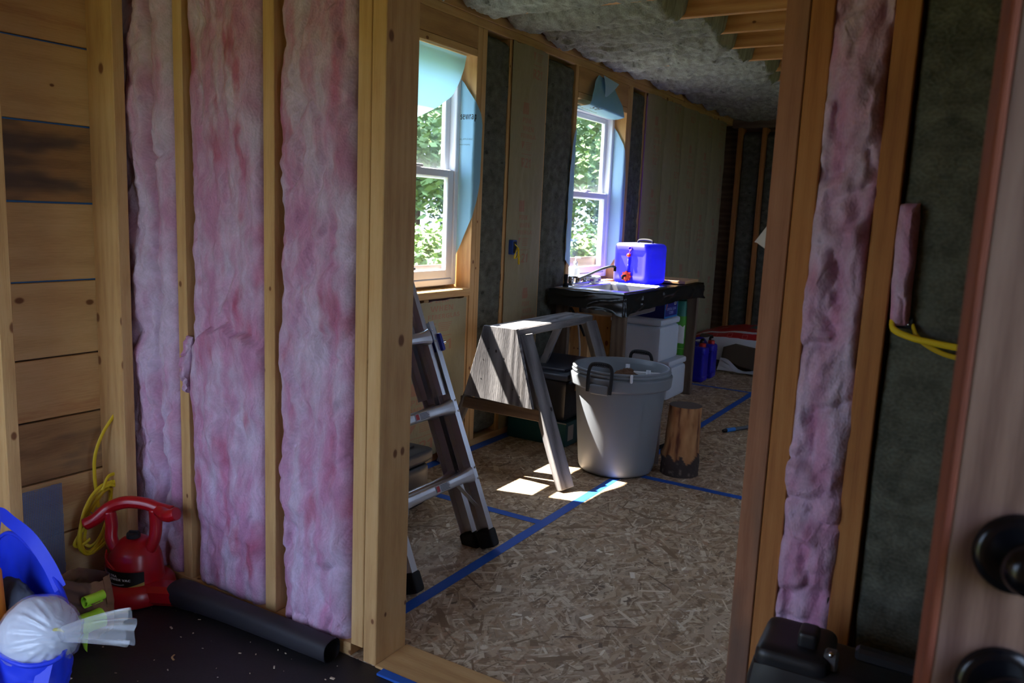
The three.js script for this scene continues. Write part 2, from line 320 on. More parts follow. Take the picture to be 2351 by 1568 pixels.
function pinkColour(x, y, cr, seed, red = 0.8, lift = 0.42) { // dye is uneven: pale, pink and deep pink wisps
  const a = fbm(x * 16, y * 3.0, seed + 50, 4), b = fbm(x * 13 + 3, y * 3.8, seed + 60, 4), d = fbm(x * 30, y * 11, seed + 70, 3);
  let c = mix3(PK.mid, PK.pale, clamp(lift + a * 1.9 + d * 0.9)); c = mix3(c, PK.deep, clamp(sstep(0.06, 0.42, b + 0.3 * d) * red));
  return c;
}
// ---------------------------------------------------------------- floors
const floor = structure('floor', 'strand board subfloor of the main room with taped seams', 'floor');
{
  const rows = [[-2.64, -1.59, [0.0, -1.28, -3.72, -4.72, -6.7]], [-1.59, -0.37, [0.0, -2.17, -4.61, -6.7]], [-0.37, 0.87, [0.0, -1.28, -3.72, -6.7]]];
  for (const [x0, x1, zs] of rows) for (let k = 0; k + 1 < zs.length; k++) {
    const g = lim(x0 + 0.001, x1 - 0.001, -0.018, 0, zs[k + 1] + 0.001, zs[k] - 0.001, 0.001, 2); part(floor, 'strand_board_panel', g, mOSB);
  }
}
const entryFloor = structure('floor_001', 'black rubbery floor covering of the small entry', 'floor');
part(entryFloor, 'floor_covering', lim(-2.66, 0.9, -0.03, 0, 0.0, 2.3, 0.002), mMat);
const under = structure('ground_slab', 'timber deck under the floors', 'floor');
part(under, 'deck', lim(-2.7, 0.95, -0.25, -0.031, -6.85, 2.4), mLegBrown);

// ---------------------------------------------------------------- exterior wall with the windows (x = -2.5 inner, -2.64 sheathing)
const XI = -2.5, XS = -2.64;
const wallL = structure('wall_left', 'open stud outer wall with plank sheathing and two windows', 'wall');
const stud = (p, x0, x1, z0, z1, y0, y1, m) => part(p, 'stud', lim(x0, x1, y0, y1, z0, z1, 0.002, 1), m ?? mPine[(R0() * 3) | 0]);
{
  const hs = [0, 0.19, 0.388, 0.597, 0.803, 1.054, 1.308, 1.558, 1.807, 2.06, 2.31, 2.6], kinds = [0, 1, 2, 1, 0, 0, 3, 0, 1, 0, 2];
  for (let k = 0; k + 1 < hs.length; k++) part(wallL, 'plank', lim(XS - 0.022, XS, hs[k] + 0.003, hs[k + 1] - 0.003, -0.1, 2.3, 0.002, 2), mBoard[kinds[k]]);
  part(wallL, 'skirt_board', lim(XS - 0.05, XS - 0.028, -0.3, 1.04, -6.8, 2.4), mLegBrown);
  part(wallL, 'wrap_sheet', lim(XS - 0.027, XS - 0.025, 1.03, 2.62, -0.12, 2.4, 0.0005), mWrapDull);
  // sheathing of the main room, in planks round the two openings
  const W1 = [-1.98, -1.25, 0.92, 2.144], W2 = [-3.96, -3.165, 0.88, 2.10];
  for (let k = 0; k < 10; k++) {
    const y0 = 0.26 * k, y1 = Math.min(2.6, y0 + 0.258); let segs = [[-6.8, -0.1]];
    for (const [a, b, c, d] of [W1, W2]) {
      const n = []; for (const [p, q] of segs) { if (y1 <= c + 0.001 || y0 >= d - 0.001 || q <= a || p >= b) n.push([p, q]); else { if (p < a) n.push([p, a]); if (q > b) n.push([b, q]); } } segs = n;
    }
    for (const [p, q] of segs) part(wallL, 'plank', lim(XS - 0.022, XS, y0, y1, p, q, 0.001, 2), mBoard[k % 3]);
    // slivers above and below an opening
    for (const [a, b, c, d] of [W1, W2]) { if (y0 < c && y1 > c) part(wallL, 'plank', lim(XS - 0.022, XS, y0, c, a, b, 0.001, 2), mBoard[0]); if (y0 < d && y1 > d) part(wallL, 'plank', lim(XS - 0.022, XS, d, y1, a, b, 0.001, 2), mBoard[0]); }
  }
  // studs
  for (const z of [0.43, 0.86, 1.28, 1.7, 2.1]) stud(wallL, XS, XI, z, z + 0.04, 0.0, 2.3);
  stud(wallL, XS, XI, 0.045, 0.085, 0.0, 2.3, mPine[0]);
  for (const z of [-0.146, -0.5]) stud(wallL, XS, XI, z - 0.045, z, 0.04, 2.3);
  for (const z of [-1.205, -1.158]) stud(wallL, XS, XI, z - 0.045, z, 0.04, 2.3);
  for (const z of [-1.982, -2.029]) stud(wallL, XS, XI, z - 0.044, z, 0.04, 2.3, mPine[1]);
  stud(wallL, XS, XI - 0.006, -2.352, -2.312, 0.04, 2.3); stud(wallL, XS, XI - 0.004, -2.758, -2.718, 0.04, 2.3);
  for (const z of [-3.118, -3.963, -4.012]) stud(wallL, XS, XI, z - 0.044, z, 0.04, 2.3, mPine[2]);
  for (let k = 0; k < 6; k++) stud(wallL, XS, XI - 0.012, -4.35 - 0.41 * k, -4.31 - 0.41 * k, 0.04, 2.3);
  part(wallL, 'bottom_plate', lim(XS, XI, 0, 0.04, -6.6, -0.14, 0.002, 2), mPine[0]);
  part(wallL, 'top_plate', lim(XS, XI + 0.004, 2.345, 2.39, -6.6, 2.3, 0.002, 2), mPine[1]);
  part(wallL, 'top_plate', lim(XS, XI, 2.30, 2.344, -6.6, 2.3, 0.002, 2), mPine[2]);
  for (const [a, b, c, d] of [W1, W2]) {
    part(wallL, 'header', lim(XS, XI, d + 0.04, 2.299, a, b, 0.002, 2), mPly); part(wallL, 'head_board', lim(XS, XI + 0.002, d, d + 0.038, a, b, 0.002, 2), mPine[0]);
    part(wallL, 'sill_board', lim(XS, XI + 0.006, c - 0.04, c, a, b, 0.003, 2), mPine[1]);
    for (const z of [a + 0.01, (a + b) / 2, b - 0.05]) stud(wallL, XS, XI, z, z + 0.04, 0.04, c - 0.041);
  }
}
// ---------------------------------------------------------------- partition with the doorway
const wallP = structure('wall_partition', 'stud partition between entry and main room with an open doorway', 'wall');
{
  const ZP = [-0.14, 0];
  for (const [x0, x1, m] of [[-2.316, -2.272, mPine[1]], [-1.908, -1.862, mPine[2]], [-1.540, -1.4935, mPine[1]], [-1.4915, -1.443, mPine[0]]]) stud(wallP, x0, x1, ...ZP, x0 < -1.53 ? 0.04 : 0.0, 2.3, m);
  for (const [x0, x1, m] of [[-0.425, -0.379, mFirGrey], [-0.377, -0.333, mFir[0]], [-0.226, -0.182, mFir[1]], [0.18, 0.224, mFir[0]], [0.58, 0.624, mFir[1]]]) stud(wallP, x0, x1, ...ZP, 0.0, 2.3, m);
  // bark edge left on the narrow stud
  const wane = grid(6, 160, (u, v) => { const y = 0.04 + 0.95 * v, a = u * Math.PI / 2, r = 0.009 * (1 - v * v * v) * (0.7 + 0.9 * fbm(y * 9, u * 2, 4, 3) + 0.3); return [-0.226 - 0.002 - r * Math.cos(a) * 1.2, y, -0.012 + r * Math.sin(a) * 0.9]; }, [0.03, 2.3]);
  part(wallP, 'bark_edge', wane, mWane);
  part(wallP, 'bottom_plate', lim(-2.62, -1.541, 0.0, 0.04, ...ZP, 0.002, 0), mPine[1]);
  part(wallP, 'bottom_plate', lim(-0.332, 0.87, 0.0, 0.04, -0.14, -0.001, 0.002, 0), mFir[0]);
  part(wallP, 'threshold', lim(-1.442, -0.426, -0.01, 0.006, -0.145, 0.004, 0.002, 0), mPine[2]);
  part(wallP, 'top_plate', lim(XI, 0.87, 2.30, 2.39, ...ZP, 0.002, 0), mPine[0]);
  part(wallP, 'backing_sheet', lim(0.224, 0.87, 0.04, 2.3, -0.138, -0.13), mPly);
}
// ---------------------------------------------------------------- right wall (front door side), end walls, ceiling
const XR = 0.87;
const wallR = structure('wall_right', 'outer wall with the front door opening and two windows', 'wall');
{
  const op = [[0.60, 1.50, 0.0, 2.05], [-5.4, -4.6, 0.85, 2.1], [-1.95, -0.95, 0.85, 2.05]];
  const cuts = [-6.8, -5.4, -4.6, -1.95, -0.95, 0.60, 1.50, 2.4];
  for (let k = 0; k + 1 < cuts.length; k++) {
    const [z0, z1] = [cuts[k], cuts[k + 1]], o = op.find((q) => q[0] === z0);
    if (!o) part(wallR, 'sheathing', lim(XR, XR + 0.15, -0.3, 2.6, z0, z1), mPly);
    else { part(wallR, 'sheathing', lim(XR, XR + 0.15, o[3], 2.6, z0, z1), mPly); part(wallR, 'sheathing', lim(XR, XR + 0.15, -0.3, o[2], z0, z1), mPly); }
  }
  for (const z of [0.555, 1.505]) stud(wallR, XR - 0.1, XR - 0.001, z, z + 0.04, 0.0, 2.3, mFir[0]);
}
const wallB = structure('wall_back', 'plain end wall of the entry behind the viewer', 'wall');
for (const [x0, x1, y0, y1] of [[XS, -2.45, -0.3, 2.6], [-1.1, XR + 0.15, -0.3, 2.6], [-2.45, -1.1, -0.3, 0.1], [-2.45, -1.1, 1.7, 2.6]]) part(wallB, 'sheathing', lim(x0, x1, y0, y1, 2.3, 2.42), mPly);
part(wallB, 'window_mullion', lim(-1.805, -1.745, 0.1, 1.7, 2.33, 2.39), mVinyl);
part(wallB, 'pane', new THREE.PlaneGeometry(1.35, 1.6).rotateY(Math.PI).translate(-1.775, 0.9, 2.36), mGlass);
const wallF = structure('wall_far', 'dark open stud end wall of the main room', 'wall');
part(wallF, 'sheathing', lim(XS - 0.02, XR + 0.15, -0.3, 2.6, -6.88, -6.75), mLegBrown);
for (const x of [-2.44, -2.20, -1.78, -1.36, -0.95, -0.5, -0.1, 0.35]) stud(wallF, x, x + 0.042, -6.75, -6.6, 0.04, 2.3, mFir[(x * 10 & 1)]);
part(wallF, 'top_plate', lim(XI, XR, 2.28, 2.39, -6.75, -6.59, 0.002, 0), mLegBrown);
part(wallF, 'bottom_plate', lim(XI, XR, 0, 0.04, -6.75, -6.6, 0.002, 0), mLegBrown);

const ceiling = structure('ceiling', 'open joist ceiling with board deck above', 'ceiling');
const joistZ = []; for (let k = -11; k <= 10; k++) joistZ.push(-2.57 - 0.41 * k);
for (const z of joistZ) if (z < 2.2 && z > -6.7) part(ceiling, 'joist', lim(XS, XR, 2.391, 2.58, z - 0.02, z + 0.02, 0.002, 0), mJoist);
for (let k = 0; k < 14; k++) part(ceiling, 'deck_board', lim(XS - 0.05 + 0.265 * k, XS - 0.05 + 0.265 * k + 0.262, 2.581, 2.605, -6.9, 2.45, 0.001, 2), mJoist);
part(ceiling, 'entry_ceiling_panel', lim(XI, XR, 2.375, 2.39, 0, 2.3), mPly);
const roof = structure('roof', 'low roof over the whole cabin', 'roof');
part(roof, 'roof_deck', lim(XS - 0.35, XR + 0.3, 2.63, 2.72, -7.2, 2.6), mLegBrown);

// ---------------------------------------------------------------- windows
function windowUnit(n, z0, z1, y0, y1, xc, label, grown = 1) {
  const w = structure('window_' + n, label, 'window'), s = grown; // s = +1: room on the +x side
  const fx0 = xc - 0.035, fx1 = xc + 0.04, t = 0.035, mid = (y0 + y1) / 2 - 0.01;
  const fr = (a, b, c, d, nm = 'frame') => part(w, nm, lim(fx0, fx1, c, d, a, b, 0.004), mVinyl);
  fr(z0, z0 + t, y0, y1); fr(z1 - t, z1, y0, y1); fr(z0 + t, z1 - t, y0, y0 + t); fr(z0 + t, z1 - t, y1 - t, y1);
  const sash = (nm, xa, ya, yb, st) => {
    const g = new THREE.Group(); g.name = nm; w.add(g);
    const a = z0 + t, b = z1 - t, q = (p, r, c, d) => part(g, 'sash_rail', lim(xa - 0.014, xa + 0.014, c, d, p, r, 0.004), mVinyl);
    q(a, a + st, ya, yb); q(b - st, b, ya, yb); q(a + st, b - st, ya, ya + st); q(a + st, b - st, yb - st * 0.85, yb);
    part(g, 'pane', new THREE.PlaneGeometry(b - a - 2 * st + 0.01, yb - ya - 1.85 * st + 0.01).rotateY(Math.PI / 2).translate(xa, (ya + yb) / 2 + 0.002, (a + b) / 2), mGlass);
  };
  sash('upper_sash', xc - 0.016 * s, mid - 0.02, y1 - t, 0.042);
  sash('lower_sash', xc + 0.018 * s, y0 + t, mid + 0.03, 0.05);
  part(w, 'lock', lim(xc + 0.018, xc + 0.045, mid + 0.03, mid + 0.045, (z0 + z1) / 2 - 0.03, (z0 + z1) / 2 + 0.03, 0.004), mVinyl);
  return w;
}
windowUnit(1, -1.965, -1.265, 0.935, 2.13, -2.625, 'white sash window beside the folding ladder');
windowUnit(2, -3.948, -3.178, 0.895, 2.085, -2.625, 'white sash window above the sink');
windowUnit(4, -1.94, -0.96, 0.87, 2.03, XR + 0.07, 'wider white sash window in the wall outside the picture', -1);
windowUnit(3, -5.39, -4.61, 0.87, 2.08, XR + 0.07, 'white sash window in the wall outside the picture', -1);

// ---------------------------------------------------------------- the open front door at the edge of the picture
{
  const d = structure('door_1', 'brown stained slab door standing open, with black knobs', 'door');
  d.position.set(-0.022, 0.02, 0.85); d.rotation.y = 14 * D2R;
  const leaf = new THREE.Group();
  part(d, 'leaf', box(0.88, 2.0, 0.038, 0.002, 1, [0, 0]).translate(0.45, 1.0, -0.022), mDoor);
  part(d, 'leaf_edge', box(0.008, 2.0, 0.0385, 0.002, 1, [0.3, 0.2]).translate(0.006, 1.0, -0.022), mDoorEdge);
  const knob = (y, nm, r) => {
    const k = part(d, nm, lathe([[0, 0.060], [r * 0.5, 0.059], [r * 0.82, 0.052], [r * 0.95, 0.042], [r * 0.9, 0.032], [r * 0.55, 0.022], [r * 0.42, 0.012], [r * 0.42, 0.0]], 40), mKnob, [0.068, y, -0.002], [Math.PI / 2, 0, 0]);
    part(k, 'rose', lathe([[0, 0.012], [0.030, 0.012], [0.037, 0.009], [0.039, 0.004], [0.039, 0]], 40), mKnob); return k;
  };
  knob(1.022, 'deadbolt', 0.026); knob(0.888, 'door_knob', 0.031);
}
// ---------------------------------------------------------------- outdoors
{
  const t = sized(dataTex(512, 512, (i, j) => { const u = i / 512, v = j / 512, k = 0.5 + fbm(u * 30, v * 30, 3, 4) * 0.7 + 0.2 * n3(u * 200, v * 200, 9); return mix3([0.14, 0.18, 0.08], [0.36, 0.40, 0.19], clamp(k)); }), 4, 4);
  const ground = single('ground', 'mown grass round the cabin', 'ground', new THREE.PlaneGeometry(120, 120).rotateX(-Math.PI / 2).translate(0, -0.6, 0), std({ map: t, roughness: 1 }), null, 'structure');
  ground.geometry.attributes.uv.array.forEach((x, i, a) => { a[i] = x * 120; });
  const leafA = std({ color: new THREE.Color().setRGB(0.16, 0.26, 0.08), roughness: 0.7, side: THREE.DoubleSide }), leafB = std({ color: new THREE.Color().setRGB(0.075, 0.14, 0.06), roughness: 0.8, side: THREE.DoubleSide }), leafC = std({ color: new THREE.Color().setRGB(0.22, 0.32, 0.11), roughness: 0.7, side: THREE.DoubleSide });
  const bark = plain(72, 60, 50, 0.95);
  function foliage(R, n, rx, ry, rz, y0, s) {
    const P = []; const cl = Array.from({ length: 26 }, () => { const a = R() * 6.28, b = Math.acos(1 - 2 * R()), k = 0.45 + 0.5 * R(); return [rx * k * Math.sin(b) * Math.cos(a), y0 + ry * k * Math.cos(b), rz * k * Math.sin(b) * Math.sin(a)]; });
    for (let i = 0; i < n; i++) {
      const c = cl[(R() * 26) | 0], q = () => (R() + R() + R() - 1.5) * 0.62;
      const p = [c[0] + q() * rx * 0.5, c[1] + q() * ry * 0.5, c[2] + q() * rz * 0.5], a = R() * 6.28, b = R() * 3.14, L = s * (0.6 + 0.8 * R());
      const u = [Math.cos(a) * L, Math.sin(b) * L * 0.5, Math.sin(a) * L], v = [-Math.sin(a) * L * 0.6, Math.cos(b) * L * 0.6, Math.cos(a) * L * 0.6];
      const A = [0, 1, 2].map((k) => p[k] - u[k]), B = [0, 1, 2].map((k) => p[k] + v[k]), C = [0, 1, 2].map((k) => p[k] + u[k]), E = [0, 1, 2].map((k) => p[k] - v[k]);
      P.push(A, B, C, A, C, E);
    }
    return fromTris(P);
  }
  function tree(x, z, h, r, m, n, seed, label) {
    const R = rng(seed), t = thing('tree', label, 'tree', 'trees beyond the windows', [x, -0.6, z]);
    part(t, 'trunk', tube([[0, 0, 0], [0.06, h * 0.35, 0.03], [-0.04, h * 0.7, 0]], 0.11 * h / 5, 10, 7), bark);
    part(t, 'crown', foliage(R, n, r, h * 0.42, r, h * 0.56, 0.10), m); return t;
  }

  const L = 'leafy tree beyond the cabin windows';
[[-13, -8, 6, 2, leafB], [-13, -13.4, 6.2, 2, leafA], [-13, -18.8, 6.6, 2.05, leafB], [-13.5, -24.4, 6.8, 2.05, leafA], [-14, -30, 7, 2.1, leafB], [-20, -11, 8, 2.3, leafB], [-20, -17.4, 8, 2.3, leafA], [-20, -23.8, 8.4, 2.35, leafB], [-20.5, -30.4, 8.4, 2.4, leafB], [-21, -37, 8.6, 2.4, leafA]].forEach(([x, z, h, r, m], k) => tree(x, z, h, r, m, 8000, 300 + k, L));
  for (let k = 0; k < 9; k++) { const R = rng(500 + k), s = thing('shrub', 'low leafy shrub growing outside the windows', 'shrub', 'shrubs outside the windows', [-9.6 + 0.5 * R(), -0.6, -5.6 - k * 2.6]); part(s, 'crown', foliage(R, 2600, 0.95, 0.85, 0.95, 0.75, 0.065), k % 3 ? leafC : leafA); }
}

// ---------------------------------------------------------------- insulation in the partition
function pinkBatt(x0, x1, y0, y1, o, label) {
  const w = x1 - x0, g = battGeo({ w, h: y1 - y0, dep: 0.136, rc: 0.042, seed: o.seed, colour: pinkColour, nf: Math.round(w * 130), ny: Math.round((y1 - y0) * 120), ...o });
  g.translate((x0 + x1) / 2, y0, o.z ?? 0.008);
  const t = thing('pink_insulation_batt', label, 'insulation', 'pink fibreglass batts in the partition');
  part(t, 'fibre_body', g, mPink);
  return t;
}
pinkBatt(-2.62, -2.318, 0.012, 2.3, { seed: 3, colour: (x, y, c, q) => pinkColour(x, y, c, q, 0.35, 0.7), amp: 0.022, edge: 0.012, crease: 0.022, lobes: [[0.045, 0.02, 0.045]] }, 'narrow pink fibreglass batt with a deep fold, next to the plank wall');
pinkBatt(-2.268, -1.909, 0.012, 2.3, { seed: 8, fold: (x) => 0.84 + 0.10 * Math.sin((x + 0.18) * 8) + 0.03 * n3(x * 18, 1, 4), amp: 0.019, edge: 0.022, crease: 0.014, fx: 3.4, fy: 1.2 }, 'wide pink fibreglass batt with a torn flap, in the middle bay');
pinkBatt(-1.858, -1.542, 0.012, 2.3, { seed: 14, colour: (x, y, c, q) => pinkColour(x, y, c, q, 0.65, 0.5), amp: 0.020, edge: 0.024, crease: 0.016, fx: 5, fy: 3.5 }, 'pink fibreglass batt with a frayed foot, beside the doorway post');
pinkBatt(-0.346, -0.216, 0.042, 2.3, { seed: 21, colour: (x, y, c, q) => pinkColour(x, y, c, q, 0.5, 0.55), amp: 0.024, edge: 0.014, crease: 0.022, fx: 4, fy: 6, rc: 0.02, z: 0.008 }, 'slim lumpy pink batt squeezed between two orange studs');
{ // loose strip of pink wool tucked beside the stud
  const g = battGeo({ w: 0.042, h: 0.235, dep: 0.03, seed: 33, colour: pinkColour, nf: 10, ny: 60, amp: 0.008, edge: 0.008, rc: 0.012, crease: 0.006, fx: 12, fy: 8, end: 0.03 });
  g.rotateZ(0.03); g.translate(-0.158, 1.155, 0.012); single('pink_insulation_scrap', 'loose scrap of pink fibreglass above the yellow cables', 'insulation', g, mPink);
}
// wisp hanging from the torn edge of the middle batt
{
  const t = scene.children.filter((c) => c.name.startsWith('pink_insulation_batt'))[1];
  const wg = battGeo({ w: 0.042, h: 0.19, dep: 0.022, seed: 77, colour: pinkColour, nf: 12, ny: 70, amp: 0.016, edge: 0.02, rc: 0.009, crease: 0.012, fx: 14, fy: 12, end: 0.05 }).rotateZ(-0.06).translate(-2.268, 0.70, 0.022); part(t, 'hanging_wisp', wg, mPink);
}
function woolBatt(name, label, group, g, m = mWool) { return single(name, label, 'insulation', g, m, group); }
{
  const g = battGeo({ w: 0.36, h: 2.25, dep: 0.11, seed: 41, nf: 36, ny: 200, amp: 0.008, edge: 0.006, crease: 0.005, rc: 0.012, bulge: 0.004 }); g.translate(0.0, 0.045, -0.014);
  woolBatt('mineral_wool_batt', 'dark grey mineral wool batt between the orange stud and the door', null, g, mWoolDark);
}
// wall bays of the window wall: local x -> -z, y up, front -> +x
const toLeftWall = (g, zc, y0, x) => g.rotateY(Math.PI / 2).translate(x, y0, zc);
const wallWool = (z0, z1, seed, label) => woolBatt('mineral_wool_batt', label, 'grey wool batts in the window wall', toLeftWall(battGeo({ w: z1 - z0, h: 2.25, dep: 0.11, seed, nf: 24, ny: 180, amp: 0.009, edge: 0.01, crease: 0.006, rc: 0.014, bulge: 0.004 }), (z0 + z1) / 2, 0.045, XI - 0.006), mWoolDark);
wallWool(-2.318, -2.066, 51, 'dark grey wool batt between the ladder window and the kraft panel');
wallWool(-3.122, -2.75, 52, 'dark grey wool batt with rough edge left of the sink window');
wallWool(-4.318, -4.05, 53, 'dark grey wool batt just past the sink window');
function kraftBatt(z0, z1, y0, y1, seed, label, u0 = 0, v0 = 0, bulge = 0.014) {
  const h = y1 - y0, w = z1 - z0;
  const g = grid(24, Math.max(16, Math.round(h * 50)), (u, v) => {
    const y = y0 + h * v, z = z1 - w * u, e = Math.sin(u * Math.PI), wr = 0.004 * fbm(z * 8, y * 5, seed, 4) + 0.0025 * Math.pow(clamp(1 - Math.abs(fbm(z * 12, y * 2.2, seed + 7, 3)) * 7), 2);
    return [XI + 0.003 + bulge * Math.pow(clamp(e), 0.5) + wr * 2 * (0.4 + e), y + 0.012 * fbm(z * 20, v > 0.5 ? 1 : 0, seed, 3) * (v === 0 || v === 1 ? 1 : 0), z + 0.004 * fbm(y * 6, u > 0.5 ? 1 : 3, seed, 3)];
  });
  const uv = g.attributes.uv; for (let i = 0; i < uv.count; i++) uv.setXY(i, uv.getX(i) * Math.min(1, w / 0.4) + u0, uv.getY(i) * h / 1.6 + v0);
  const t = thing('kraft_faced_batt', label, 'insulation', 'kraft faced batts in the window wall');
  part(t, 'paper_facing', g, mKraft);
  part(t, 'fibre_core', lim(XS + 0.002, XI - 0.002, y0 + 0.01, y1 - 0.01, z0 + 0.02, z1 - 0.02, 0.01), mPinkCore);
  return t;
}
const mPinkCore = plain(214, 160, 184, 1);
kraftBatt(-1.95, -1.27, 0.05, 0.872, 61, 'printed kraft paper batt under the ladder window', 0.0, 0.05);
kraftBatt(-2.736, -2.334, 0.045, 2.295, 62, 'tall kraft paper batt with cable box, between two grey batts', 0, 0.1);
['first kraft paper strip past the sink window', 'second kraft paper strip past the sink window', 'third kraft paper strip past the sink window', 'fourth kraft paper strip past the sink window', 'fifth kraft paper strip, last before the dark corner'].forEach((l, k) => kraftBatt(-4.731 - 0.41 * k, -4.335 - 0.41 * k, 0.045, 2.295, 63 + k, l, 0, 0.37 * k, 0.03));
// far wall
[-2.30, -1.98, -1.56, -1.13, -0.70, -0.28, 0.15].forEach((x, k) => { const w = k ? 0.36 : 0.19; const g = battGeo({ w, h: 2.2, dep: 0.08, seed: 81 + k, nf: 12, ny: 60, amp: 0.01, edge: 0.006, crease: 0.004, rc: 0.015 }); g.translate(x, 0.05, -6.64); woolBatt('mineral_wool_batt', ['dark wool batt in the corner bay of the end wall', 'dark wool batt in the second bay of the end wall'][k] ?? 'dark wool batt in the end wall, hidden by the doorway post', k < 2 ? null : 'end wall batts', g, mWoolDark); });
// ceiling bays: local x -> -z, y -> +x, front -> down
{
  const M = new THREE.Matrix4().makeBasis(V3(0, 0, -1), V3(1, 0, 0), V3(0, -1, 0));
  const word = ['first', 'second', 'third', 'fourth', 'fifth', 'sixth', 'seventh', 'eighth', 'ninth', 'tenth', 'eleventh', 'twelfth', 'thirteenth', 'fourteenth', 'fifteenth'];
  let n = 0; const zs = joistZ.filter((z) => z < 0.1 && z > -6.7).sort((a, b) => b - a);
  for (let k = 0; k + 1 < zs.length; k++) {
    const zc = (zs[k] + zs[k + 1]) / 2, len = zc > -4.55 ? 0.97 + 0.05 * Math.sin(k * 2.3) : 3.32, wd = 0.40;
    const g = battGeo({ w: wd, h: len, dep: 0.15, seed: 101 + k, nf: 34, ny: Math.round(len * 60), amp: 0.024, edge: 0.014, crease: 0.016, rc: 0.035, bulge: 0.042, fx: 5, fy: 3, end: 0.03 });
    g.applyMatrix4(M).translate(-2.49, 2.385, zc);
    woolBatt('ceiling_wool_batt', n < 15 ? `sagging grey ceiling batt, ${word[n]} bay from the doorway` : 'sagging grey ceiling batt by the end wall', 'grey batts between the ceiling joists', g); n++;
  }
}

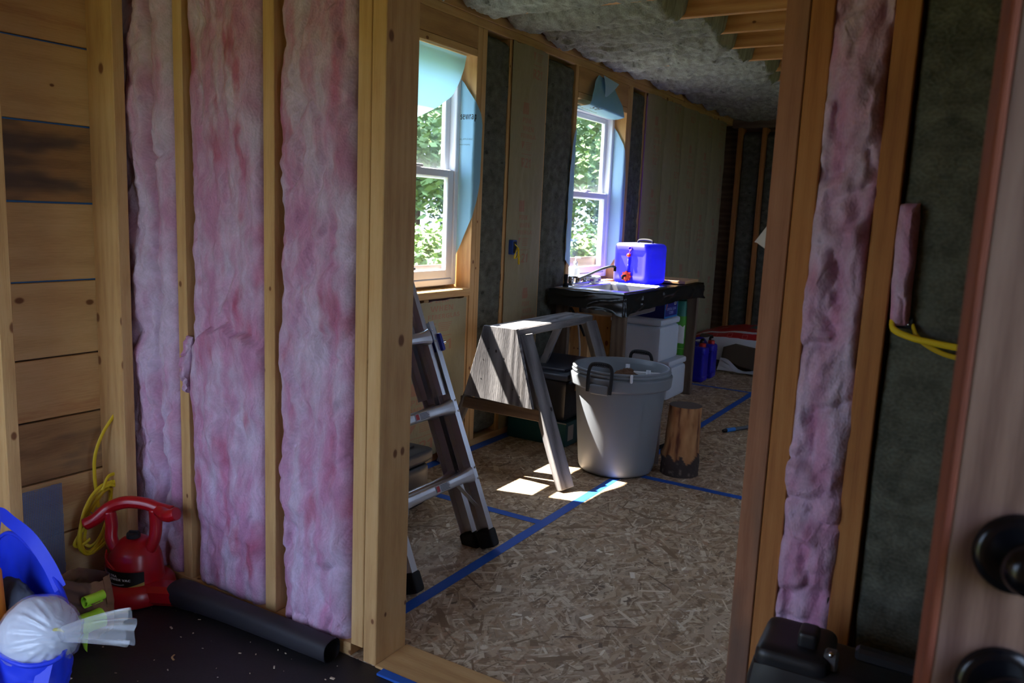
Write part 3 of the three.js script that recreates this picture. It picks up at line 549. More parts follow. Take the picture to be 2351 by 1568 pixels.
// ---------------------------------------------------------------- house wrap at the windows
const piece = (P, s) => { for (let k = 0; k + 1 < P.length; k++) if (s <= P[k + 1][0]) return lerp(P[k][1], P[k + 1][1], (s - P[k][0]) / (P[k + 1][0] - P[k][0])); return P[P.length - 1][1]; };
{
  const bot = [[0, 1.76], [0.35, 1.785], [0.51, 1.855], [0.62, 1.925], [0.68, 2.009], [0.715, 2.08], [0.73, 2.136]];
  const g = grid(40, 24, (u, v) => { const s = 0.05 + 0.68 * u, z = -1.2 - s, yb = piece(bot, s), y = lerp(2.141, yb, v), k = (2.141 - y) / 0.4; return [-2.535 + 0.045 * Math.sin(k * 2.2) * 0.4 - 0.04 * k + 0.006 * fbm(s * 5, y * 4, 2, 3), y, z]; });
  single('house_wrap_flap', 'large pale blue sheet of house wrap hanging over the upper ladder window', 'house wrap', g, mWrap);
  const text = canvasTex(384, 2048, (c, w, h) => {
    c.fillStyle = '#9fd0e8'; c.fillRect(0, 0, w, h); c.fillStyle = '#16242e'; const sx = w / 0.185, Y = (y) => (2.06 - y) / 1.01 * h;
    c.save(); c.translate(0.132 * sx, Y(1.822)); c.scale(1, 1.05); c.font = 'bold 92px sans-serif'; c.textAlign = 'right'; c.scale(0.66, 1); c.fillText('housewrap', 0, 0); c.restore();
    c.textAlign = 'right'; c.font = '23px sans-serif'; c.fillText('COMPLY WITH ALL APPLICABLE', 0.110 * sx, Y(1.715)); c.font = '20px sans-serif'; c.fillText('The Dow Chemical Company', 0.096 * sx, Y(1.688));
  });
  const mText = phys({ map: text, color: new THREE.Color(0.85, 0.96, 1.0), roughness: 0.6, transmission: 0.2, side: THREE.DoubleSide });
  const side = (top, bott, zJ, S, sJ, seed, tex) => grid(26, 60, (u, v) => {
    const s = S * u, t = piece(top, s), b = piece(bott, s), y = lerp(b, t, v), wav = 0.006 * fbm(s * 12, y * 6, seed, 3) + 0.003;
    return s <= sJ ? [-2.614 + s, y, zJ + wav + 0.004 * Math.sin(s / sJ * 3.1)] : [XI + 0.004 + wav * 0.8 + (s - sJ) * 0.02, y, zJ - (s - sJ) + 0.002];
  });
  const uvY = (g, S) => { const p = g.attributes.position, uv = g.attributes.uv; for (let i = 0; i < uv.count; i++) uv.setXY(i, uv.getX(i), (p.getY(i) - 1.05) / 1.01); return g; };
  const g1 = uvY(side([[0, 2.056], [0.05, 2.01], [0.115, 1.923], [0.15, 1.885], [0.175, 1.85], [0.186, 1.80]], [[0, 1.05], [0.056, 1.155], [0.115, 1.29], [0.16, 1.40], [0.186, 1.50]], -1.968, 0.186, 0.116, 4), 0.186);
  single('house_wrap_flap', 'printed pale blue house wrap folded round the ladder window reveal', 'house wrap', g1, mText);
  const g2 = side([[0, 2.03], [0.057, 1.96], [0.11, 1.87], [0.14, 1.76], [0.165, 1.62]], [[0, 0.95], [0.06, 0.975], [0.11, 1.06], [0.165, 1.16]], -3.952, 0.165, 0.118, 9);
  single('house_wrap_flap', 'plain pale blue house wrap on the far reveal of the sink window', 'house wrap', g2, mWrapSolid);
  const g3 = grid(10, 50, (u, v) => { const z = -3.158 + 0.078 * u, y = lerp(1.0 + 0.14 * (1 - u) * 0 + 0.05 * u, 1.9 - 0.25 * u * u, v); return [XI + 0.006 + 0.012 * u * (0.5 + fbm(y * 5, u * 2, 3, 3)) + 0.005 * fbm(y * 14, u, 8, 2), y, z]; });
  single('house_wrap_flap', 'narrow blue house wrap edge beside the rough grey batt', 'house wrap', g3, mWrapSolid);
  const wl = [[0, -3.20, -3.80], [0.25, -3.22, -3.82], [0.45, -3.25, -3.815], [0.62, -3.28, -3.76], [0.8, -3.33, -3.69], [0.9, -3.37, -3.66], [1, -3.43, -3.50]];
  const at = (v, c) => piece(wl.map((r) => [r[0], r[c]]), v);
  const print2 = canvasTex(512, 512, (c, w, h) => { c.fillStyle = '#8fc2dc'; c.fillRect(0, 0, w, h); c.fillStyle = '#1c2c36'; c.save(); c.translate(w, h); c.rotate(Math.PI); c.font = 'bold 64px sans-serif'; c.fillText('GREENER', 250, 120); c.font = 'bold 90px sans-serif'; c.fillText('AS', 330, 230); c.restore(); });
  const g4 = grid(24, 40, (u, v) => {
    const z = lerp(at(v, 1), at(v, 2), u), k = v; let x, y;
    if (k < 0.45) { const a = k / 0.45; x = lerp(-2.60, -2.455, a); y = 2.075 - 0.012 * Math.sin(a * 3.14) - 0.006; } else { const a = (k - 0.45) / 0.55; x = -2.455 - 0.032 * sstep(0, 1, a) + 0.012 * Math.sin(a * 3.1); y = 2.07 + 0.215 * a; }
    return [x + 0.01 * fbm(u * 4, v * 4, 3, 3), y - 0.02 * u * (k < 0.6 ? 1 : 0.4), z];
  });
  const f = thing('house_wrap_flap', 'peeled house wrap curling up over the sink window head', 'house wrap');
  part(f, 'sheet', g4, phys({ map: print2, color: new THREE.Color(0.85, 0.96, 1), roughness: 0.6, transmission: 0.25, side: THREE.DoubleSide }));
  part(f, 'folded_corner', grid(6, 8, (u, v) => [-2.462 + 0.01 * Math.sin(v * 3), lerp(2.285, 2.135, v) - 0.02 * u * (1 - v), lerp(-3.45, -3.45 - 0.26 * (1 - v), u) - 0.03 * v]), mWrapSolid);
}

// ---------------------------------------------------------------- blue tape on the seams
{
  const tape = (x0, x1, z0, z1, label) => { const along = Math.abs(z1 - z0) > Math.abs(x1 - x0); const n = 40; single('tape_strip', label, 'tape', grid(n, 3, (u, v) => { const a = along ? lerp(z0, z1, u) : lerp(x0, x1, u), jit = 0.0025 * n3(a * 9, v * 2, x0 * 3 + z0); return along ? [lerp(x0, x1, v) + jit, 0.0012 + 0.0006 * n3(a * 14, v * 3, 2), a] : [a, 0.0014 + 0.0006 * n3(a * 14, v * 3, 2), lerp(z0, z1, v) + jit]; }), mTapeD, 'blue tape on the floor seams'); };
  tape(-1.615, -1.567, -0.16, -6.5, 'long blue tape strip running from the doorway past the bin');
  tape(-2.46, -1.612, -1.256, -1.304, 'blue tape strip crossing the floor behind the ladder feet');
  tape(-1.57, -0.372, -2.148, -2.196, 'blue tape strip running right from below the log');
  tape(-2.2, -1.612, -4.70, -4.745, 'blue tape strip in front of the blue jerrycans');
  tape(-1.57, -0.372, -4.585, -4.63, 'short blue tape strip at the far end of the floor');
  tape(-2.5, -2.44, -0.3, -2.6, 'blue tape strip along the foot of the window wall');
  const th = single('tape_strip', 'bright blue tape along the doorway threshold', 'tape', lim(-1.41, -0.43, 0.0, 0.0075, 0.003, 0.034, 0.001), mTape);
}
// ---------------------------------------------------------------- sawhorse
{
  const t = thing('sawhorse', 'weathered grey wooden sawhorse with a trapezoid end panel, in front of the sink', 'sawhorse'), xc = -2.105;
  part(t, 'beam', lim(xc - 0.088, xc + 0.09, 0.728, 0.772, -2.56, -1.703, 0.005, 2), mGrey);
  const panel = (z, nm) => {
    const s = new THREE.Shape([[-0.095, 0.772], [0.095, 0.772], [0.205, 0.388], [-0.203, 0.402]].map(([x, y]) => new THREE.Vector2(x, y)));
    const g = new THREE.ExtrudeGeometry(s, { depth: 0.018, bevelEnabled: true, bevelSize: 0.002, bevelThickness: 0.002, bevelSegments: 1 });
    const uv = g.attributes.uv; for (let i = 0; i < uv.count; i++) uv.setXY(i, uv.getY(i) * 1 + 0.35, uv.getX(i) + 0.1);
    return part(t, nm, g.translate(xc, 0, z), mGrey);
  };
  panel(-1.70, 'end_panel');
  const leg = (sx, z) => part(t, 'leg', bar([xc + sx * 0.088, 0.735, z - 0.025], [xc + (sx > 0 ? 0.392 : -0.36), 0.008, z + 0.022], 0.042, 0.088, 0.003), mGrey);
  leg(1, -1.745); leg(-1, -1.745); leg(1, -2.49); leg(-1, -2.49);
  part(t, 'brace', lim(xc - 0.24, xc + 0.235, 0.325, 0.385, -1.70 - 0.02, -1.702, 0.003, 0), mLegBrown);
  part(t, 'brace', lim(xc - 0.24, xc + 0.24, 0.325, 0.385, -2.48, -2.462, 0.003, 0), mLegBrown);
  for (const [x, y] of [[-0.09, 0.60], [-0.1, 0.5], [0.09, 0.47], [-0.06, 0.66], [0.03, 0.62], [0.13, 0.44]]) part(t, 'nail_head', new THREE.CylinderGeometry(0.0035, 0.0035, 0.003, 8).rotateX(Math.PI / 2).translate(xc + x, y, -1.681), mRubber);
}
// ---------------------------------------------------------------- folding ladder leaning against the window wall
{
  const t = thing('folding_ladder', 'aluminium folding ladder with black feet leaning behind the doorway post', 'ladder');
  const T = [-0.379, 0.9254], Nn = [0.9254, 0.379], F = [-1.632, 0.028];
  const L = (s, n, z) => [F[0] + T[0] * s + Nn[0] * n, F[1] + T[1] * s + Nn[1] * n, z];
  const ang = Math.atan2(-T[0], T[1]);
  // a rail with two flanges and a recessed web, lying along the ladder
  const rail = (s0, s1, n, z, nm, dir = 1, wn = 0.062, wz = 0.03) => {
    const sh = new THREE.Shape([[-wn / 2, -wz / 2], [wn / 2, -wz / 2], [wn / 2, wz / 2], [wn / 2 - 0.004, wz / 2], [wn / 2 - 0.004, -wz / 2 + 0.004], [-wn / 2 + 0.004, -wz / 2 + 0.004], [-wn / 2 + 0.004, wz / 2], [-wn / 2, wz / 2]].map(([a, b]) => new THREE.Vector2(a, -dir * b)));
    const g = new THREE.ExtrudeGeometry(sh, { depth: s1 - s0, bevelEnabled: false }); // x = normal, y = z, z = along
    g.applyMatrix4(new THREE.Matrix4().makeBasis(V3(Nn[0], Nn[1], 0), V3(0, 0, -1), V3(T[0], T[1], 0))); const p = L(s0, n, z); g.translate(...p); return part(t, nm, g, mAlu);
  };
  const foot = (n, z) => { const g = rbox(0.074, 0.075, 0.05, 0.012, 2); g.rotateZ(ang); const p = L(0.02, n, z); g.translate(...p); part(t, 'rubber_foot', g, mRubber); };
  for (const z of [-0.415, -0.905]) { const d = z < -0.6 ? 1 : -1; rail(0.04, 0.92, 0, z, 'rail', d); foot(0, z); rail(0.04, 0.92, -0.085, z, 'rear_rail', d); foot(-0.085, z); }
  for (const z of [-0.45, -0.87]) { rail(0.62, 2.28, -0.004, z, 'inner_rail', z < -0.6 ? 1 : -1, 0.05, 0.026); rail(0.62, 2.2, -0.085, z, 'inner_rear_rail', z < -0.6 ? 1 : -1, 0.05, 0.026); }
  // outer guide rail, dull, past the far rail
  { const g = bar(L(0.25, -0.03, -0.928), L(0.9, -0.03, -0.95), 0.075, 0.02, 0.008); part(t, 'guide_rail', g, mAluDull); }
  const sticker = canvasTex(128, 32, (c, w, h) => { c.fillStyle = '#b8bcc4'; c.fillRect(0, 0, w, h); c.fillStyle = '#b02a2a'; c.fillRect(4, 3, 28, 26); c.fillStyle = '#3a4050'; for (let k = 0; k < 5; k++) c.fillRect(40, 4 + k * 6, 70 + (k * 37 % 15), 3); });
  const mStick = std({ map: sticker, roughness: 0.5 });
  const rung = (s, n, z0, z1, nm, stick) => {
    const g = grid(20, 16, (u, v) => { // flattened tube that flares at both ends
      const z = lerp(z0, z1, v), e = Math.pow(Math.abs(v * 2 - 1), 6), a = u * Math.PI * 2, rn = 0.020 + 0.006 * e, rs = 0.021 + 0.011 * e, cs = Math.sign(Math.cos(a)) * Math.pow(Math.abs(Math.cos(a)), 0.5), sn = Math.sign(Math.sin(a)) * Math.pow(Math.abs(Math.sin(a)), 0.5);
      return L(s + rs * sn, n + 0.012 + rn * cs, z);
    });
    const r = part(t, nm, g, mAlu);
    for (const z of [z0 + 0.012, z1 - 0.012]) for (const ds of [-0.022, 0.022]) part(r, 'rivet', new THREE.SphereGeometry(0.005, 8, 6).translate(...L(s + ds, n + 0.04, z)), mChrome);
    if (stick) { const q = new THREE.PlaneGeometry(0.085, 0.026); q.applyMatrix4(new THREE.Matrix4().makeBasis(V3(0, 0, -1), V3(T[0], T[1], 0), V3(Nn[0], Nn[1], 0))); q.translate(...L(s, n + 0.0335, z0 * 0.55 + z1 * 0.45 - 0.05)); part(r, 'sticker', q, mStick); }
  };
  for (const s of [0.285, 0.565]) { rung(s, 0, -0.43, -0.89, 'rung', true); rung(s, -0.09, -0.43, -0.89, 'rear_rung', false); }
  for (const s of [0.86, 1.16, 1.46, 1.76, 2.06]) rung(s, 0.01, -0.46, -0.86, 'inner_rung', false);
  for (const [z0, z1] of [[-0.42, -0.50], [-0.90, -0.81]]) part(t, 'corner_brace', bar(L(0.15, 0.0, z0), L(0.27, 0.0, z1), 0.004, 0.024, 0.001, 1.57), mAlu);
  const lk = part(t, 'lock_bracket', (() => { const g = rbox(0.09, 0.075, 0.022, 0.008, 2); g.rotateZ(ang); g.translate(...L(0.83, 0.0, -0.925)); return g; })(), plain(28, 44, 150, 0.4));
  part(lk, 'lock_pin', new THREE.CylinderGeometry(0.008, 0.008, 0.05, 12).rotateX(Math.PI / 2).translate(...L(0.83, 0.012, -0.955)), mChrome);
}
// ---------------------------------------------------------------- grey bin
{
  const t = thing('rubbish_bin', 'tall grey plastic bin with two black handles and no lid', 'bin', null, [-1.665, 0, -2.21]);
  part(t, 'tub', lathe([[0, 0.006], [0.188, 0.006], [0.198, 0.02], [0.204, 0.05], [0.238, 0.46], [0.240, 0.468], [0.262, 0.47], [0.266, 0.478], [0.270, 0.525], [0.267, 0.532], [0.256, 0.534], [0.255, 0.538], [0.262, 0.541], [0.262, 0.549], [0.256, 0.552], [0.255, 0.556], [0.259, 0.558], [0.259, 0.565], [0.253, 0.568], [0.243, 0.566], [0.241, 0.545], [0.232, 0.54], [0.225, 0.47], [0.195, 0.05], [0.18, 0.018], [0, 0.018]], 72), mCan);
  for (const s of [1, -1]) {
    const h = part(t, 'handle', strap([[-0.062, 0.463, s * 0.274], [-0.064, 0.53, s * 0.27], [-0.060, 0.586, s * 0.262], [-0.045, 0.604, s * 0.26], [0.045, 0.604, s * 0.26], [0.060, 0.586, s * 0.262], [0.064, 0.53, s * 0.27], [0.062, 0.463, s * 0.274]], 0.0095, 0.007, 50, 10, true, [0, 0, 1]), mRubber);
    for (let k = 0; k < 9; k++) part(h, 'grip_rib', new THREE.TorusGeometry(0.0098, 0.0022, 5, 10).rotateY(Math.PI / 2).translate(-0.040 + 0.01 * k, 0.604, s * 0.26), mRubber);
    part(t, 'handle_socket', (() => { const g = rbox(0.104, 0.05, 0.03, 0.008, 2); g.translate(0, 0.478, s * 0.262); return g; })(), mCan);
  }
  part(t, 'lid_clip', lim(0.145, 0.157, 0.525, 0.568, 0.212, 0.226, 0.003), mWhite);
  part(t, 'mould_panel', grid(12, 12, (u, v) => { const a = 0.35 + 0.7 * u, y = 0.06 + 0.34 * v, r = 0.2045 + (y - 0.05) * 0.083 + 0.0018; return [Math.sin(a + 0.6) * r, y, Math.cos(a + 0.6) * r]; }), mCan);
  // what lies in it
  single('foam_board', 'white foam board standing in the grey bin', 'board', (() => { const g = box(0.22, 0.50, 0.02, 0.003); g.rotateY(0.35); g.translate(-1.585, 0.275, -2.33); return g; })(), mWhite);
  for (const [x, z, r, l] of [[-1.655, -2.33, 0.25, 'white plastic pipe in the bin, nearer the middle'], [-1.535, -2.24, -0.1, 'white plastic pipe in the bin, nearer the clip']]) single('plastic_pipe', l, 'pipe', (() => { const g = lathe([[0.009, 0], [0.012, 0], [0.012, 0.525], [0.009, 0.525], [0.009, 0]], 16); g.rotateZ(r * 0.2); g.translate(x, 0.03, z); return g; })(), mWhite);
  const rag = new THREE.SphereGeometry(0.045, 28, 20), p = rag.attributes.position; for (let i = 0; i < p.count; i++) { const v = V3().fromBufferAttribute(p, i), k = 1 + 1.1 * fbm(v.x * 30, v.y * 30, v.z * 30, 3); p.setXYZ(i, v.x * k * 1.3, v.y * k * 0.7, v.z * k); } rag.computeVertexNormals();
  single('dry_leaf_bundle', 'crumpled brown dry bundle lying in the grey bin', 'bundle', rag.translate(-1.67, 0.505, -2.27), plain(96, 66, 44, 0.9));
  single('filler_bag', 'pale bag of rubbish filling the bin under the pipes', 'bag', (() => { const g = new THREE.SphereGeometry(0.19, 36, 24), q = g.attributes.position; for (let i = 0; i < q.count; i++) { const v = V3().fromBufferAttribute(q, i), k = 1 + 0.25 * fbm(v.x * 9, v.y * 9, v.z * 9, 4); q.setXYZ(i, v.x * k * 0.98, v.y * k * 0.9, v.z * k * 0.98); } g.computeVertexNormals(); return g.translate(-1.665, 0.235, -2.21); })(), plain(186, 190, 196, 0.6));
}
// ---------------------------------------------------------------- log
{
  const t = thing('firewood_log', 'upright log with stripped bark and a dark bark foot', 'log', null, [-1.36, 0, -2.36]);
  const H = 0.375; const c = { strip: lin(150, 98, 58), pale: lin(186, 138, 90), red: lin(92, 48, 28), bark: lin(58, 48, 45), grey: lin(122, 110, 102) };
  const colr = (u, v) => { const a = u * 6.283, x = Math.cos(a), z = Math.sin(a), lim2 = 0.28 + 0.24 * fbm(x * 1.6, 2, z * 1.6, 3) + 0.1 * fbm(x * 6, v * 6, z * 6, 2); let k = mix3(c.strip, c.pale, clamp(0.4 + 1.3 * fbm(x * 3, v * 3, z * 3, 3))); k = mix3(k, c.red, sstep(0.02, 0.3, fbm(x * 4 + 5, v * 1.6, z * 4, 4))); if (v < lim2) k = mix3(c.bark, c.grey, sstep(0.15, 0.45, fbm(x * 7, v * 12, z * 7, 4))); return k; };
  part(t, 'trunk', grid(64, 60, (u, v) => { const a = u * 6.283, x = Math.cos(a), z = Math.sin(a), lim2 = 0.28 + 0.24 * fbm(x * 1.6, 2, z * 1.6, 3) + 0.1 * fbm(x * 6, v * 6, z * 6, 2); let r = 0.086 + 0.006 * fbm(x * 1.5, v, z * 1.5, 2) + 0.004 * fbm(x * 7, v * 3, z * 7, 3) + 0.008 * (1 - v); if (v < lim2) r += 0.006 + 0.006 * fbm(x * 10, v * 14, z * 10, 3); r += 0.012 * Math.exp(-((v - 0.3) ** 2) / 0.004 - (x + 1) ** 2 * 3); return [x * r + 0.012 * v, v * H, z * r]; }, [1, 1], colr), std({ vertexColors: true, roughness: 0.85 }));
  part(t, 'cut_face', grid(48, 8, (u, v) => { const a = u * 6.283, x = Math.cos(a), z = Math.sin(a), r = (0.0865 + 0.006 * fbm(x * 1.5, 1, z * 1.5, 2)) * v; return [x * r + 0.012, H + 0.002 * fbm(x * r * 60, 1, z * r * 60, 3), z * r]; }), plain(88, 76, 68, 0.95));
}
// a black spring clamp on the floor behind it
{
  const t = thing('spring_clamp', 'black spring clamp lying behind the log', 'clamp', null, [-1.53, 0, -2.68]);
  part(t, 'jaw', strap([[-0.09, 0.012, 0.02], [-0.02, 0.05, 0], [0.05, 0.12, -0.02]], 0.016, 0.012, 20, 8), mRubber); part(t, 'jaw', strap([[0.07, 0.014, 0.03], [0.0, 0.055, 0], [0.0, 0.13, -0.02]], 0.016, 0.012, 20, 8), mRubber);
  part(t, 'pivot', new THREE.CylinderGeometry(0.022, 0.022, 0.04, 16).rotateX(Math.PI / 2).translate(0.005, 0.055, 0), mRubber);
}
// ---------------------------------------------------------------- sink bench
const TB = { x0: -2.475, x1: -1.955, z0: -4.37, z1: -2.86, y: 0.872 };
{
  const t = thing('sink_bench', 'rough timber bench wrapped in black plastic film', 'table');
  const ap = (a, b, c, d) => part(t, 'apron', lim(a, b, 0.78, 0.855, c, d, 0.003), mLegBrown);
  ap(TB.x0 + 0.01, TB.x0 + 0.05, TB.z0 + 0.02, TB.z1 - 0.02); ap(TB.x1 - 0.05, TB.x1 - 0.01, TB.z0 + 0.02, TB.z1 - 0.02); ap(TB.x0 + 0.05, TB.x1 - 0.05, TB.z0 + 0.01, TB.z0 + 0.05); ap(TB.x0 + 0.05, TB.x1 - 0.05, TB.z1 - 0.05, TB.z1 - 0.01);
  for (const [x, z] of [[TB.x1 - 0.06, TB.z1 - 0.09], [TB.x1 - 0.06, TB.z0 + 0.05], [TB.x0 + 0.06, TB.z1 - 0.09], [TB.x0 + 0.06, TB.z0 + 0.05]]) part(t, 'leg', lim(x - 0.045, x + 0.045, 0, 0.80, z - 0.02, z + 0.02, 0.003, 1), mLegBrown);
  part(t, 'bench_top', lim(TB.x0, TB.x1, 0.852, 0.866, TB.z0, -3.62, 0.002), mPly);
  part(t, 'bench_top', lim(TB.x0, TB.x0 + 0.04, 0.852, 0.866, -3.62, TB.z1, 0.002), mPly); part(t, 'bench_top', lim(TB.x1 - 0.035, TB.x1, 0.852, 0.866, -3.62, TB.z1, 0.002), mPly); part(t, 'bench_top', lim(TB.x0 + 0.04, TB.x1 - 0.035, 0.852, 0.866, -2.9, TB.z1, 0.002), mPly);
  // film: skirt round the three open sides, drawn up on top
  const path = [[TB.x0, TB.z1], [TB.x1, TB.z1], [TB.x1, TB.z0], [TB.x0, TB.z0]], lens = [TB.x1 - TB.x0, TB.z1 - TB.z0, TB.x1 - TB.x0], tot = lens[0] + lens[1] + lens[2];
  const skirt = grid(260, 18, (u, v) => {
    let s = u * tot, k = 0; while (k < 2 && s > lens[k]) { s -= lens[k]; k++; }
    const a = path[k], b = path[k + 1], x = lerp(a[0], b[0], s / lens[k]), z = lerp(a[1], b[1], s / lens[k]), nx = k === 1 ? 1 : 0, nz = k === 0 ? 1 : k === 2 ? -1 : 0, S = u * tot;
    const drop = 0.105 + 0.03 * fbm(S * 2.2, 1, 1, 3) + 0.02 * Math.exp(-(((S - lens[0]) / 0.06) ** 2)) + (k === 2 ? 0.01 : 0), vv = clamp((v - 0.12) / 0.88);
    const out = 0.006 + 0.016 * vv * (0.7 + fbm(S * 3.5, vv * 1.2, 3, 2) * 2.0) + 0.010 * Math.pow(clamp(1 - Math.abs(fbm(S * 3.2 + vv * 0.8, vv * 1.1, 7, 2)) * 7), 2) * sstep(0, 0.25, vv) + 0.012 * vv * Math.exp(-(((S - lens[0]) / 0.05) ** 2));
    const inw = v < 0.12 ? 0.05 * (1 - v / 0.12) : 0;
    const cx = Math.exp(-(((S - lens[0]) / 0.02) ** 2)) * 0.7, cz = Math.exp(-(((S - lens[0] - lens[1]) / 0.02) ** 2)) * 0.7;
    return [x + nx * (out - inw) + (k !== 1 ? (cx + cz) * out * 0.9 : 0), 0.874 + 0.0025 * n3(S * 20, 1, 1) - drop * vv - (v < 0.12 ? 0 : 0.002), z + nz * (out - inw) + (k === 1 ? (cx - cz) * out * 0.9 : 0)];
  });
  part(t, 'plastic_film', skirt, mBlackFilm);
  part(t, 'plastic_film', grid(12, 30, (u, v) => { const x = lerp(TB.x0 + 0.02, TB.x1 - 0.01, u), z = lerp(-3.60, TB.z0 + 0.02, v); return [x, 0.871 + 0.004 * fbm(x * 12, z * 8, 1, 3), z]; }), mBlackFilm);
}
{
  const t = thing('sink', 'stainless steel drop-in sink set in the black covered bench', 'sink');
  const x0 = -2.455, x1 = -1.965, z0 = -3.62, z1 = -2.88, b = [-2.36, -2.0, -3.56, -3.03], y = 0.884;
  const rimP = []; const sq = (X0, X1, Z0, Z1, Y) => [[X0, Y, Z0], [X1, Y, Z0], [X1, Y, Z1], [X0, Y, Z1]];
  const loops = [sq(x0, x1, z0, z1, 0.875), sq(x0 + 0.004, x1 - 0.004, z0 + 0.004, z1 - 0.004, y), sq(x0 + 0.016, x1 - 0.016, z0 + 0.016, z1 - 0.016, y), sq(x0 + 0.02, x1 - 0.02, z0 + 0.02, z1 - 0.02, y - 0.004), sq(b[0] - 0.006, b[1] + 0.006, b[2] - 0.006, b[3] + 0.006, y - 0.004), sq(b[0], b[1], b[2], b[3], y - 0.010), sq(b[0] + 0.015, b[1] - 0.015, b[2] + 0.015, b[3] - 0.015, 0.715), sq(b[0] + 0.05, b[1] - 0.05, b[2] + 0.05, b[3] - 0.05, 0.70)];
  for (let k = 0; k + 1 < loops.length; k++) for (let i = 0; i < 4; i++) { const A = loops[k][i], B = loops[k][(i + 1) % 4], C = loops[k + 1][(i + 1) % 4], E = loops[k + 1][i]; rimP.push(A, C, B, A, E, C); }
  const l = loops[loops.length - 1]; rimP.push(l[0], l[2], l[1], l[0], l[3], l[2]);
  part(t, 'basin', fromTris(rimP), std({ color: new THREE.Color(0.62, 0.65, 0.7), roughness: 0.25, metalness: 0.9, side: THREE.DoubleSide }));
  part(t, 'drain', new THREE.CylinderGeometry(0.04, 0.04, 0.004, 24).translate(-2.18, 0.703, -3.3), mChrome);
  part(t, 'drain_trap', tube([[-2.18, 0.70, -3.3], [-2.18, 0.60, -3.3], [-2.17, 0.565, -3.26], [-2.12, 0.555, -3.18], [-2.08, 0.57, -3.12], [-2.075, 0.52, -3.1], [-2.075, 0.2, -3.1]], 0.019, 50, 12), mWhite);
  for (const [y2, r] of [[0.62, 0.026], [0.49, 0.027], [0.66, 0.024]]) part(t, 'slip_nut', new THREE.CylinderGeometry(r, r, 0.026, 12).translate(y2 === 0.49 ? -2.075 : -2.18, y2, y2 === 0.49 ? -3.1 : -3.3), mWhite);
  part(t, 'supply_hose', tube([[-2.33, 0.72, -2.98], [-2.3, 0.6, -2.96], [-2.28, 0.45, -2.95], [-2.31, 0.30, -2.95], [-2.36, 0.2, -2.98]], 0.006, 30, 8), plain(170, 172, 176, 0.5));
  part(t, 'sprayer_hose', tube([[-2.36, 0.75, -2.95], [-2.29, 0.66, -2.94], [-2.24, 0.58, -2.93]], 0.009, 16, 8), mRubber);
}
{
  const t = thing('kitchen_tap', 'chrome two-handle kitchen tap at the back of the sink', 'tap', null, [-2.405, 0.8845, -3.12]);
  part(t, 'base_plate', rbox(0.055, 0.02, 0.26, 0.008, 3).translate(0, 0.01, 0), mChrome);
  for (const z of [0.1, -0.1]) { const h = part(t, 'handle', lathe([[0, 0.062], [0.016, 0.062], [0.020, 0.056], [0.019, 0.03], [0.016, 0.018], [0, 0.018]], 18).translate(0, 0, z), mChrome); part(h, 'lever', lim(-0.006, 0.05, 0.052, 0.064, z - 0.006, z + 0.006, 0.003), mChrome); }
  part(t, 'hub', lathe([[0, 0.05], [0.014, 0.05], [0.018, 0.02], [0.018, 0.015]], 18), mChrome);
  part(t, 'spout', strap([[0.0, 0.04, -0.01], [0.06, 0.075, -0.05], [0.13, 0.115, -0.10], [0.18, 0.132, -0.13], [0.20, 0.130, -0.145]], 0.010, 0.008, 30, 10), mChrome);
  part(t, 'aerator', new THREE.CylinderGeometry(0.009, 0.009, 0.03, 12).translate(0.198, 0.115, -0.143), mRubber);
}
single('side_sprayer', 'small black side sprayer near the front corner of the sink', 'sprayer', lathe([[0, 0.085], [0.012, 0.082], [0.014, 0.06], [0.010, 0.03], [0.018, 0.012], [0.02, 0.001], [0, 0.001]], 16).translate(-2.40, 0.881, -2.935), mRubber);
single('sponge_packet', 'small white and purple packet lying behind the tap spout', 'packet', (() => { const g = rbox(0.07, 0.05, 0.11, 0.014, 3); const p = g.attributes.position; for (let i = 0; i < p.count; i++) p.setY(i, p.getY(i) * (1 + 0.3 * fbm(p.getX(i) * 20, 1, p.getZ(i) * 20, 2))); g.computeVertexNormals(); return g.translate(-2.405, 0.909, -3.36); })(), (() => { const tx = canvasTex(64, 64, (c, w, h) => { c.fillStyle = '#e8eaf4'; c.fillRect(0, 0, w, h); c.fillStyle = '#8a5cc0'; c.fillRect(30, 20, 26, 22); c.fillStyle = '#5060d0'; c.fillRect(8, 40, 30, 12); }); return std({ map: tx, roughness: 0.4 }); })());
{
  const t = thing('soap_bottle', 'clear pump soap bottle on the sink window sill', 'bottle', null, [-2.545, 0.882, -3.35]);
  part(t, 'body', lathe([[0, 0.0], [0.03, 0.0], [0.032, 0.006], [0.032, 0.09], [0.026, 0.108], [0.012, 0.115], [0.012, 0.125], [0, 0.125]], 24), phys({ color: new THREE.Color(0.85, 0.95, 0.97), roughness: 0.15, transmission: 0.7 }));
  part(t, 'pump', lathe([[0.013, 0.122], [0.015, 0.124], [0.015, 0.142], [0.005, 0.146], [0.005, 0.17], [0, 0.17]], 16), mWhite);
  part(t, 'nozzle', lim(-0.006, 0.04, 0.166, 0.178, -0.006, 0.006, 0.003), mWhite);
}
